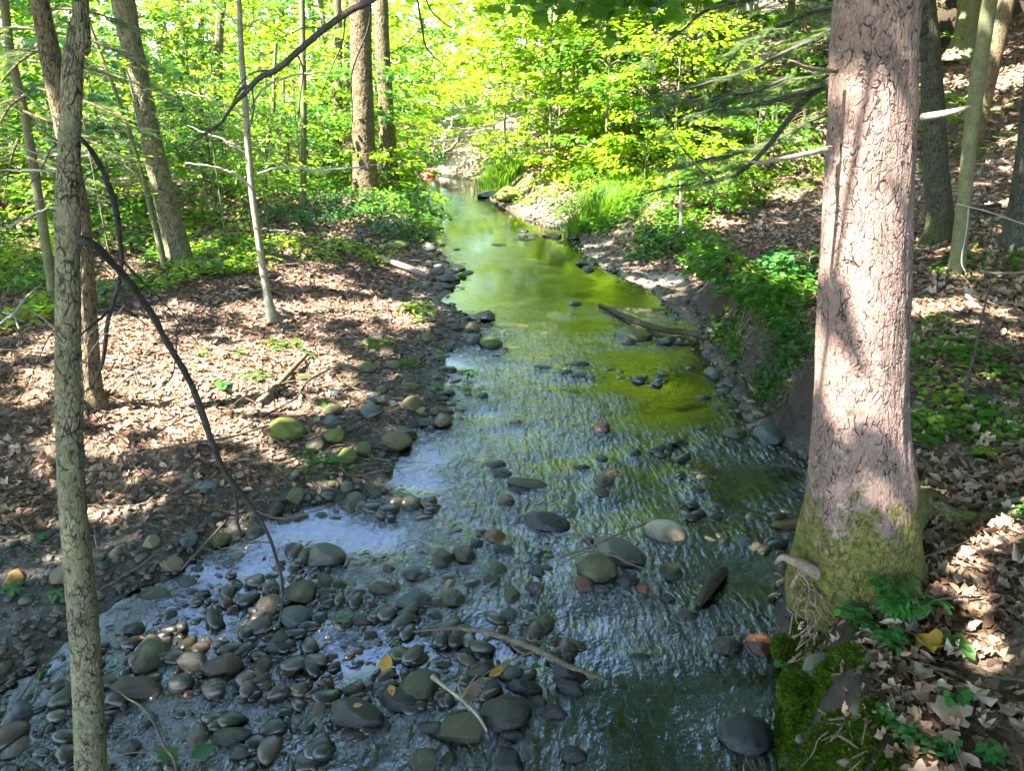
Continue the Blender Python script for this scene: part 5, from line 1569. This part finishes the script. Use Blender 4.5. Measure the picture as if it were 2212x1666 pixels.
plant(1925, 1345, 125, 22, 16, .062, 'bushy bright green narrow-leaved plant at the foot of the big tree', 1, proto=ovate(.13, .02, .12), name='leafy_plant', spread=.85)
plant(1850, 1350, 40, 6, 5, .055, 'low plant with heart-shaped leaves left of the bushy narrow-leaved one', 2, proto=RO, name='leafy_plant', spread=1.2)
plant(1925, 1400, 34, 7, 4, .05, 'low broad-leaved plant in front of the bushy narrow-leaved one', 3, proto=RO, name='leafy_plant', spread=1.2)
plant(25, 1278, 22, 1, 6, .075, 'small bright green seedling at the left edge below the yellow-brown stone', 4)
plant(125, 1292, 22, 1, 6, .075, 'small bright green seedling right beside the foreground trunk, on the left', 5)
plant(85, 1170, 22, 3, 6, .055, 'low green seedling left of the foreground trunk, higher up the bank', 6)
plant(378, 1216, 16, 1, 5, .06, 'seedling growing over the tan stone by the water', 7)
plant(88, 1465, 14, 1, 4, .05, 'tiny lone green leafy sprig in the mud left of the foreground trunk', 8)
plant(2065, 1415, 50, 3, 3, .065, 'dull green oak seedling with big leaves at the right, half in shade', 9, proto=RO, mat='leaf_deep')
plant(1690, 1450, 34, 4, 5, .05, 'small green sprig hanging at the mossy edge over the water', 10, spread=.8)
plant(2070, 1540, 60, 5, 8, .045, 'spray of small round-leaved greenery near the large pale fallen leaf', 11, proto=RO, spread=.8)
plant(2130, 1640, 40, 5, 6, .045, 'little green sprig at the bottom right corner', 12, proto=RO, spread=.9)
plant(1010, 880 - 55, 30, 4, 5, .07, 'green sprig at the water edge below the mossy dome stone', 13)
plant(940, 855, 24, 3, 5, .07, 'green sprig on the gravel bar beside olive stones', 14)
plant(730, 1008, 28, 5, 5, .06, 'leafy patch of seedlings just below the yellow-mossed stone', 15, spread=1.2)
plant(2000, 962, 30, 3, 5, .10, 'broad-leaved yellow-green seedling right of the big trunk', 16, mat='leaf_mid', proto=RO, spread=1)
plant(2120, 985, 20, 2, 4, .12, 'flat bright yellow-green leaves low on the ground right of the big trunk', 17, mat='leaf_bright', proto=RO, spread=1)
plant(700, 880, 14, 2, 4, .06, 'tiny seedling alone in the leaves above the gravel bar', 18)
plant(480, 840, 16, 3, 4, .09, 'flat broad green leaves lying over the litter in mid left bank', 19, proto=RO, spread=1.4)
# creeping vine near the bottom right
vg = thing('creeping_vine', 'trailing vine of tiny round green leaves at bottom right', 'plant', G(2000, 1610))
L = np.array([[*(G(a, b) + [0, 0, .02]), .003] for a, b in [(1905, 1540), (1935, 1580), (1960, 1600), (1990, 1615), (2025, 1628), (2060, 1640)]])
C = cat(L, 60)
build('stem', [tube(C[:, :3], C[:, 3], 5)], M['herb'], vg)
rg = np.random.default_rng(8); n = 150; q = rg.integers(0, 60, n)
build('leaves', [scatter(RO, C[q, :3] + rg.normal(0, .012, (n, 3)) + [0, 0, .012], rg.uniform(0, 6.28, n), rg.normal(.1, .3, n), rg.normal(0, .3, n), rg.uniform(.022, .04, n))], M['herb'], vg)
# leafy shrub dipping over the pool from the left bank
for i, (px, py, H, r_, lb) in enumerate([(905, 505, .8, .55, 'leafy shrub leaning over the left edge of the green pool'), (760, 395, .7, .7, 'green undergrowth shrub at the foot of the twin trunks'), (1560, 600, .28, .3, 'green bush on the lip of the crumbling right bank'), (1660, 650, .24, .26, 'fern-like bush on the right bank next to the big trunk'), (600, 330, 1.2, .9, 'deep green shrub in shade behind the white sapling'), (450, 420, 1.0, .7, 'pale-lit leafy shrub between the peeling trunk and the white sapling'), (1745, 590, .25, .3, 'small fern against the left side of the big trunk')]):
    shrub('bush', lb, 'shrub', G(px, py), H, r_, 26, 26, .085, ['leaf_mid', 'leaf_deep', 'leaf_mid', 'leaf_mid', 'leaf_deep', 'leaf_mid', 'herb'][i], RO, 800 + i, stem=.012, zmin=.08, Lr=(.2, .45))

# grass tufts
def grass(px, py, wpx, hpx, n, label, seed, mat='grass'):
    rg = np.random.default_rng(seed)
    g = G(px, py); m = mpp(g); W, H = wpx * m / 2, hpx * m
    V, F = [], []
    x = g[0] + rg.normal(0, W * .45, n); y = g[1] + rg.normal(0, W * .45, n); z = terrain(x, y)
    az = np.arctan2(y - g[1], x - g[0]) + rg.normal(0, .9, n)
    h = H * rg.uniform(.55, 1.1, n); ben = h * rg.uniform(.1, .7, n); w = .006 + .004 * rg.random(n) + m * .35
    t = np.array([0, .35, .7, 1.0])
    cx_ = x[:, None] + np.cos(az)[:, None] * ben[:, None] * t ** 2
    cy_ = y[:, None] + np.sin(az)[:, None] * ben[:, None] * t ** 2
    cz_ = z[:, None] - .02 + h[:, None] * (t - .25 * t ** 3)
    px_, py_ = -np.sin(az), np.cos(az)
    ww = w[:, None] * np.array([.8, 1, .7, .05])
    A = np.stack([cx_ + px_[:, None] * ww, cy_ + py_[:, None] * ww, cz_], -1)
    B = np.stack([cx_ - px_[:, None] * ww, cy_ - py_[:, None] * ww, cz_ + .002], -1)
    V = np.concatenate([A, B], 1).reshape(-1, 3)
    b = (np.arange(n) * 8)[:, None]
    F = np.concatenate([b + np.array([[i, i + 1, i + 5, i + 4]]) for i in range(3)])
    return solo('grass_tuft', [(V, [F])], M[mat], label, 'grass', g)
grass(1090, 392, 105, 62, 900, 'thick upright grass tuft on the far gravel island', 1)
grass(1300, 470, 110, 80, 900, 'tall arching grass at the right edge of the far pool', 2)
grass(1370, 420, 130, 70, 800, 'sunlit grass clump behind the arching one, up the slope', 3)
grass(1250, 500, 60, 50, 350, 'grass spilling down to the water right of the far riffle', 4)
grass(880, 790, 40, 20, 200, 'short grassy tuft on the gravel bar above the olive stones', 5)
grass(820, 745, 56, 16, 420, 'thin dry grass on the upper gravel bar', 6)
grass(1000, 600, 20, 16, 60, 'few blades of grass by the left edge of the green pool', 7)

# ------------------------------------------------------------------ mossy edge of the near right bank
rg = np.random.default_rng(15)
def mossy(px, py, w, h, label, seed, n=5000, zt=None, name='moss_cushion'):
    g = G(px, py) if zt is None else at_z(px, py, zt)
    m = mpp(g)
    V, F = ICO[4]
    rr = 1 + .28 * fbm(V[:, 0] * 1.6 + seed, V[:, 1] * 1.6, V[:, 2] * 1.6, 4, 5) + .07 * fbm(V[:, 0] * 6 + seed, V[:, 1] * 6, V[:, 2] * 6, 3, 6)
    W = V * rr[:, None] * np.array([w * m / 2, w * m / 2, h * m / 2]) + g
    rt = thing(name, label, 'moss', g)
    build('mound', [(W, [F])], M['moss_base'], rt)
    rg = np.random.default_rng(seed)
    k = rg.integers(0, len(F), n)
    bc = rg.dirichlet((1, 1, 1), n)
    p = (W[F[k]] * bc[..., None]).sum(1)
    nm = np.cross(W[F[k, 1]] - W[F[k, 0]], W[F[k, 2]] - W[F[k, 0]]); nm /= np.linalg.norm(nm, axis=1)[:, None]
    pit = -np.arcsin(np.clip(nm[:, 2], -1, 1)) + rg.normal(0, .5, n)
    build('tufts', [scatter(QUAD, p, np.arctan2(nm[:, 1], nm[:, 0]) + rg.normal(0, .6, n), pit, rg.uniform(-1, 1, n), rg.uniform(.008, .02, n))], M['moss'], rt)
N = NT('moss mat')
c_ = N.mix(N.noise(N.pos(), 60, 5, .7), (.025, .05, .004), (.13, .19, .012))
c_ = N.mix(N.mapr(N.noise(N.pos(), 9, 4), .55, .7, 0, .8), c_, (.05, .035, .015))
M['moss_base'] = N.done(N.n('BsdfPrincipled', None, Base_Color=c_, Roughness=.95, Normal=N.bump(N.noise(N.pos(), 90, 5, .8), 1.0, .012)))
mossy(1712, 1490, 54, 80, 'bright green moss cushion hanging over the water on the near right bank', 21, 7000, zt=.30)
mossy(1735, 1560, 60, 70, 'lower moss cushion below the bright one, next to the biggest dark boulder', 22, 5000, zt=.14)
mossy(1800, 1462, 70, 22, 'moss pad on top of the square grey-green rock', 23, 3000, zt=.43)
mossy(1900, 1640, 130, 60, 'brownish-green moss patch at the bottom edge under the vine', 24, 5000, zt=.22)
mossy(1690, 1400, 40, 50, 'small moss tuft on the bank edge under the tree roots', 25, 2500, zt=.28)
mossy(2020, 1025, 46, 16, 'yellow moss on the ground against the big tree root', 26, 2000)
# moss growing on the bank face itself
def moss_on_bank(n, reg, seed):
    rg = np.random.default_rng(seed)
    out = []
    for px, py, rx, ry, k in reg:
        c = G(px, py); m = mpp(c)
        x = c[0] + rg.normal(0, rx * m * .5, k * 2); y = c[1] + rg.normal(0, ry * m * .9, k * 2)
        z, dl, dr, *_ = terrain(x, y, True)
        q = (dr > .0) & (fbm(x * 9, y * 9, 2, 3, 5) > -.12)
        x, y, z = x[q], y[q], z[q]; j = len(x)
        out.append(scatter(QUAD, np.stack([x, y, z + .004], -1), rg.uniform(0, 6.28, j), rg.uniform(-1.2, .1, j), rg.normal(0, .5, j), rg.uniform(.010, .024, j)))
    return out
tag(build('bank_moss', moss_on_bank(0, [(1715, 1500, 50, 90, 6000), (1700, 1410, 30, 40, 2500), (1790, 1590, 70, 60, 3500), (1900, 1620, 80, 60, 3500), (1700, 1570, 40, 60, 3000), (1740, 1340, 30, 30, 1200), (1600, 660, 60, 12, 2500), (1690, 700, 50, 30, 2500), (2030, 1030, 30, 14, 1200), (1815, 1400, 40, 50, 1500), (1800, 1500, 50, 60, 1800), (1870, 1560, 40, 50, 1200)], 77), M['moss']), kind='stuff')
# roots hanging out of the cut bank
def roots(spec, label, seed, n, mat='root'):
    rg = np.random.default_rng(seed)
    rt = None
    for k in range(n):
        px = rg.uniform(*spec[0]); py = rg.uniform(*spec[1])
        g = G(px, py); m = mpp(g)
        if rt is None:
            rt = thing('exposed_roots', label, 'roots', g)
        P = [[*(g + [0, .02, .03]), .006]]
        q = g.copy(); q[1] -= .05
        for j in range(5):
            q = q + np.array([rg.normal(0, .05), -rg.uniform(0, .03), -rg.uniform(.02, .09)])
            q[2] = max(q[2], float(terrain(q[0], q[1])) + .006)
            P.append([*q, .0055 * (1 - j / 6)])
        C = cat(np.array(P), 18)
        build('root', [tube(C[:, :3], np.maximum(C[:, 3], .0012), 5)], M[mat], rt)
roots(((1560, 1620), (700, 760)), 'pale thin roots hanging from the dark crumbling right bank', 1, 16)
roots(((1640, 1730), (830, 900)), 'dark roots in the eroded bank left of the big trunk', 2, 14, 'twig_dark')
roots(((1760, 1880), (1540, 1600)), 'thin roots crossing the bare soil face at the bottom right', 3, 7, 'stick')
roots(((1700, 1760), (1340, 1400)), 'brown roots tangled between the big tree and the moss', 4, 12)

# ------------------------------------------------------------------ logs, branches and sticks lying about
def lying(name, label, P, mat, cat_='branch', sides=8, n=40, lift=.5, group=None, jig=.0, extra=(), moss=None, z0=None, bf=None):
    """P: (px, py, width px[, height above ground]) laid on the ground or on the water"""
    rows = []
    for q in P:
        g = G(q[0], q[1])
        h = q[3] if len(q) > 3 else 0
        d = ray(q[0], q[1]); t = (g[2] + h - HC) / d[2]
        p = np.array([d[0] * t, d[1] * t, g[2] + h])
        r_ = .5 * q[2] * mpp(p)
        rows.append([p[0], p[1], max(p[2], 0) + r_ * lift, r_])
    rt = thing(name, label, cat_, rows[0][:3], group)
    C = cat(np.array(rows), n)
    if jig:
        C[:, :3] += np.random.default_rng(n).normal(0, jig, (n, 3))
    V, F = tube(C[:, :3], np.maximum(C[:, 3], .0015), sides, bf)
    build('main_stem', [(V, F)], M[mat], rt, attrs=dict(moss=np.full(len(V), moss)) if moss is not None else None)
    for e in extra:
        rows = []
        for q in e:
            g = G(q[0], q[1]); h = q[3] if len(q) > 3 else .02
            d = ray(q[0], q[1]); t = (g[2] + h - HC) / d[2]
            rows.append([d[0] * t, d[1] * t, max(g[2] + h, .005), .5 * q[2] * mpp(g)])
        C = cat(np.array(rows), 20)
        build('side_twig', [tube(C[:, :3], np.maximum(C[:, 3], .0012), 5)], M[mat], rt)
    return rt
lying('fallen_log', 'half-sunk mossy log slanting from the right bank into the upper riffle', [(1295, 662, 5, .0), (1330, 678, 10, .03), (1380, 700, 14, .05), (1430, 716, 14, .05), (1480, 722, 13, .05), (1530, 732, 10, .05)], 'log_wet', 'log', 18, 70, bf=barkfn(2, .1), moss=.45, extra=[[(1400, 712, 8), (1440, 740, 7), (1500, 745, 5)]])
lying('fallen_log', 'short dark sodden log lying in the right channel below the big tree', [(1508, 1312, 14, .02), (1530, 1278, 26, .03), (1552, 1250, 26, .03), (1566, 1236, 18, .03)], 'log_wet', 'log', 16, 40, bf=barkfn(2, .12), moss=.3)
lying('floating_branch', 'long bare brown branch lying across the front riffle and pile of boulders', [(893, 1367, 4, .05), (940, 1362, 6, .07), (985, 1360, 8, .08), (1040, 1367, 10, .10), (1100, 1385, 12, .12), (1160, 1408, 14, .14), (1220, 1438, 12, .10), (1270, 1458, 10, .07), (1308, 1470, 7, .04)], 'stick', 'branch', 12, 70, jig=.0015,
      extra=[[(1155, 1406, 6, .14), (1110, 1425, 5, .13), (1066, 1446, 4, .12), (1040, 1465, 3, .12), (1020, 1500, 2, .12)], [(1160, 1406, 5, .14), (1145, 1385, 3, .16), (1135, 1372, 2, .18)], [(1220, 1436, 5, .1), (1180, 1400, 4, .14), (1150, 1378, 3, .15)]])
lying('broken_twig', 'forked broken twig with a papery end on the front pile of boulders', [(935, 1465, 13, .16), (960, 1485, 9, .17), (990, 1508, 8, .17), (1020, 1535, 8, .16), (1040, 1560, 7, .14), (1052, 1582, 6, .12)], 'twig_pale', 'branch', 8, 36,
      extra=[[(998, 1510, 5, .18), (1015, 1480, 4, .2), (1030, 1460, 3, .2)], [(998, 1510, 4, .18), (990, 1480, 3, .2), (1000, 1460, 2, .22)]])
lying('twig_bundle', 'bundle of thin crossing twigs caught on the olive and grey stones right of centre', [(1210, 1206, 4, .1), (1250, 1193, 4, .12), (1300, 1172, 5, .14), (1350, 1150, 4, .14), (1405, 1128, 2, .12)], 'stick', 'branch', 6, 30,
      extra=[[(1200, 1212, 3, .1), (1250, 1192, 3, .12), (1320, 1200, 3, .14), (1360, 1218, 3, .12), (1420, 1240, 3, .06)], [(1190, 1160, 2, .08), (1240, 1155, 3, .1), (1290, 1153, 3, .14), (1330, 1158, 2, .14)], [(1250, 1150, 2, .1), (1275, 1175, 2, .15), (1290, 1190, 2, .15)], [(1210, 1220, 2, .08), (1260, 1196, 2, .13), (1310, 1196, 2, .15)]])
lying('arched_twig', 'pale arched twig standing out of the shallows at lower left', [(250, 1488, 4, .04), (275, 1510, 4, .10), (305, 1528, 5, .14), (330, 1560, 5, .14), (345, 1590, 5, .10), (355, 1615, 6, .06), (375, 1640, 8, .04), (382, 1670, 8, .03)], 'stick', 'branch', 7, 40, extra=[[(355, 1617, 4, .06), (320, 1625, 3, .08), (270, 1630, 3, .08), (232, 1648, 3, .05)]])
for i, (lb, P, m_) in enumerate([
    ('thick mossy stick lying on the litter above the gravel bar', [(558, 872, 12, .02), (590, 845, 13, .03), (625, 808, 13, .04), (662, 768, 9, .05)], 'stick'),
    ('long thin dark stick running from the gravel up into the leaves', [(520, 930, 3, .03), (580, 895, 4, .04), (640, 860, 4, .05), (665, 825, 5, .05), (712, 798, 4, .03)], 'twig_dark'),
    ('thin stick curving along the upper edge of the lower gravel row', [(285, 985, 4, .03), (340, 972, 4, .04), (420, 958, 5, .05), (500, 945, 6, .05), (580, 920, 4, .03)], 'stick'),
    ('pale sunlit log on the left bank beside the green pool', [(808, 553, 8, .04), (850, 570, 12, .05), (890, 585, 13, .04), (925, 600, 10, .02)], 'twig_pale'),
    ('two-pronged stick on the mud in the lower left corner', [(15, 1560, 5, .02), (50, 1500, 5, .03), (90, 1445, 4, .04), (140, 1410, 3, .04)], 'stick'),
    ('thin green-grey stick lying over the muddy bank at left', [(215, 1275, 3, .05), (300, 1225, 4, .08), (360, 1180, 4, .1), (420, 1150, 2, .08)], 'stick'),
    ('second thin stick crossing the mud, left of the upright mossy stones', [(390, 1235, 3, .05), (440, 1180, 4, .1), (490, 1125, 4, .12)], 'stick'),
    ('dark fallen log on the right slope behind the big tree stubs', [(1500, 450, 6, .05), (1560, 455, 10, .05), (1620, 462, 10, .04), (1660, 470, 6, .02)], 'twig_dark'),
    ('dark rotting log on the slope left of the big trunk, level with the stub', [(1650, 330, 14, .1), (1700, 318, 18, .1), (1760, 300, 22, .1), (1800, 290, 22, .1)], 'stick'),
    ('dark fallen branch on the slope by the leaning thin tree', [(2090, 448, 8, .04), (2130, 448, 9, .04), (2160, 444, 8, .03)], 'twig_dark'),
    ('thin mossy fallen pole lying at the right edge behind the seedlings', [(2120, 590, 6, .04), (2170, 592, 7, .04), (2240, 588, 7, .04)], 'stick'),
    ('green mossy stick at the right edge behind the root', [(2080, 1100, 9, .02), (2140, 1090, 12, .03), (2230, 1080, 14, .03)], 'stick'),
    ('brown stick lying in the leaves at the right edge', [(2010, 1300, 5, .03), (2070, 1290, 5, .04), (2120, 1284, 4, .04)], 'stick'),
    ('fallen stick pointing at the bushy plant, right', [(1980, 1210, 5, .03), (2040, 1190, 4, .04), (2090, 1170, 4, .03)], 'stick'),
    ('small stick half buried beneath the vine at the bottom right', [(1810, 1590, 6, .03), (1835, 1605, 6, .04), (1855, 1620, 4, .03)], 'stick')]):
    lying('fallen_stick', lb, P, m_, 'stick', 7, 30, jig=.001)
# the bleached fallen treetop by the far bend
ft = thing('bleached_treetop', 'bleached bare fallen treetop leaning over the far bend of the stream', 'branch', G(925, 350))
fy = 19.0
for P in ([(905, 372, 8), (945, 345, 8), (975, 318, 7), (1000, 280, 3)], [(955, 335, 5), (958, 300, 4), (975, 262, 3)], [(925, 355, 5), (935, 320, 4), (965, 285, 2)], [(958, 262, 5), (985, 252, 5), (1008, 262, 3)], [(905, 212, 4), (930, 222, 5), (948, 232, 3)], [(985, 300, 3), (1010, 292, 2)]):
    L = on_plane(P, fy)
    L = np.stack([np.interp(np.linspace(0, len(L) - 1, 16), np.arange(len(L)), L[:, c_]) for c_ in range(4)], 1)
    L[1:-1, :3] += rg.normal(0, .035, (14, 3))
    build('limb', [tube(L[:, :3], L[:, 3], 6)], M['bark_pale'], ft)

# ------------------------------------------------------------------ single fallen leaves one can point to
def leafat(px, py, size, label, proto=MA, mat='leaf_orange', h=.02, yaw=0, name='fallen_leaf', pit=0.0, roll=0.0):
    g = G(px, py); d = ray(px, py); t = (max(g[2], 0) + h - HC) / d[2]
    p = np.array([d[0] * t, d[1] * t, max(g[2], 0) + h])
    V, F = scatter(proto, p[None], np.array([R(yaw)]), np.array([pit]), np.array([roll]), np.array([size]))
    solo(name, [(V, F)], M[mat], label, 'leaf', p)
leafat(2010, 1545, .18, 'largest pale tan oak-like leaf near the bottom right', MFLAT, 'litter_pale', .04, 10)
leafat(1056, 1462, .10, 'curled orange leaf on the front pile below the floating branch', CUR, h=.10, yaw=35)
leafat(828, 1452, .10, 'yellow-green round leaf stuck in the twigs left of the long olive stone', RO, h=.06, yaw=80, pit=-.3)
leafat(842, 1480, .08, 'narrow yellow leaf hanging under the round one', OV, h=.05, yaw=-70)
leafat(985, 1520, .14, 'brown and green curled leaf on the broken twig', MCURL, 'litter', .13, 40)
leafat(762, 1527, .045, 'tiny yellow leaf on the broad flat-topped stone', RO, h=.12, yaw=15)
leafat(1170, 1397, .05, 'small pale green leaf on the floating branch', RO, 'herb', h=.15, yaw=70)
leafat(1145, 1440, .06, 'little heart-shaped green leaf below the floating branch', RO, 'herb', h=.1, yaw=0)
leafat(275, 1383, .09, 'orange-yellow leaf beside the big round mossy stone', OV, h=.02, yaw=10)
leafat(1233, 917, .12, 'yellow-orange leaf lying in the green reflection', OV, h=-.005, yaw=-5)
leafat(2040, 1400, .10, 'pale green fallen leaf just left of the oak seedling', MA, 'herb', .03, 30)
leafat(1990, 1400, .14, 'amber curled leaf above the dark hollow', MCURL, 'leaf_orange', .04, 30)
leafat(720, 1345, .12, 'bright green leafy sprig floating in the left channel', OV, 'herb', .02, 30)
leafat(410, 1640, .12, 'round pale green leaf by the arched twig at the bottom', RO, 'herb', .03, 40)
leafat(385, 1640, .12, 'round pale green leaf under the arched twig at the bottom', RO, 'herb', .02, 160)
leafat(2010, 1470, .10, 'ochre leaf on the soil right of the square rock', MA, 'litter_pale', .03, 100)
# vine string on the leaning tree
vs = thing('hanging_vine', 'pale thin vine looped on the leaning tree and stretched to the right edge', 'vine', T['lean_r'][0].location)
vy = T['lean_r'][0].location[1] - .25
for P in ([(2066, 440, 3), (2100, 448, 3), (2150, 462, 3), (2200, 480, 3), (2260, 500, 3)], [(2092, 448, 3), (2090, 480, 3), (2084, 520, 3), (2078, 550, 3), (2078, 572, 3), (2086, 588, 3)]):
    L = cat(on_plane(P, vy), 20)
    build('strand', [tube(L[:, :3], L[:, 3], 5)], M['bark_pale'], vs)
# fallen dead branches in the left wood
for i, (lb, P) in enumerate([('bleached branching twig on the ground at the far left edge', [(-20, 720, 5, .1), (15, 690, 6, .15), (30, 680, 6, .2), (60, 640, 4, .25), (90, 615, 3, .3)]),
                             ('pale dead twig cluster behind the foreground trunk', [(240, 850, 4, .05), (270, 820, 5, .1), (290, 805, 4, .15), (330, 785, 3, .2)]),
                             ('white twig sticking up between the back-left trunk and the drooping branch', [(200, 735, 3, .1), (215, 720, 5, .2), (240, 690, 3, .3)])]):
    lying('dead_twig', lb, P, 'bark_pale', 'stick', 6, 20, extra=[[(P[2][0], P[2][1], 3, P[2][3]), (P[2][0] + 10, P[2][1] + 30, 2, P[2][3] * .7)], [(P[2][0], P[2][1], 3, P[2][3]), (P[2][0] - 25, P[2][1] - 5, 2, P[2][3])]])
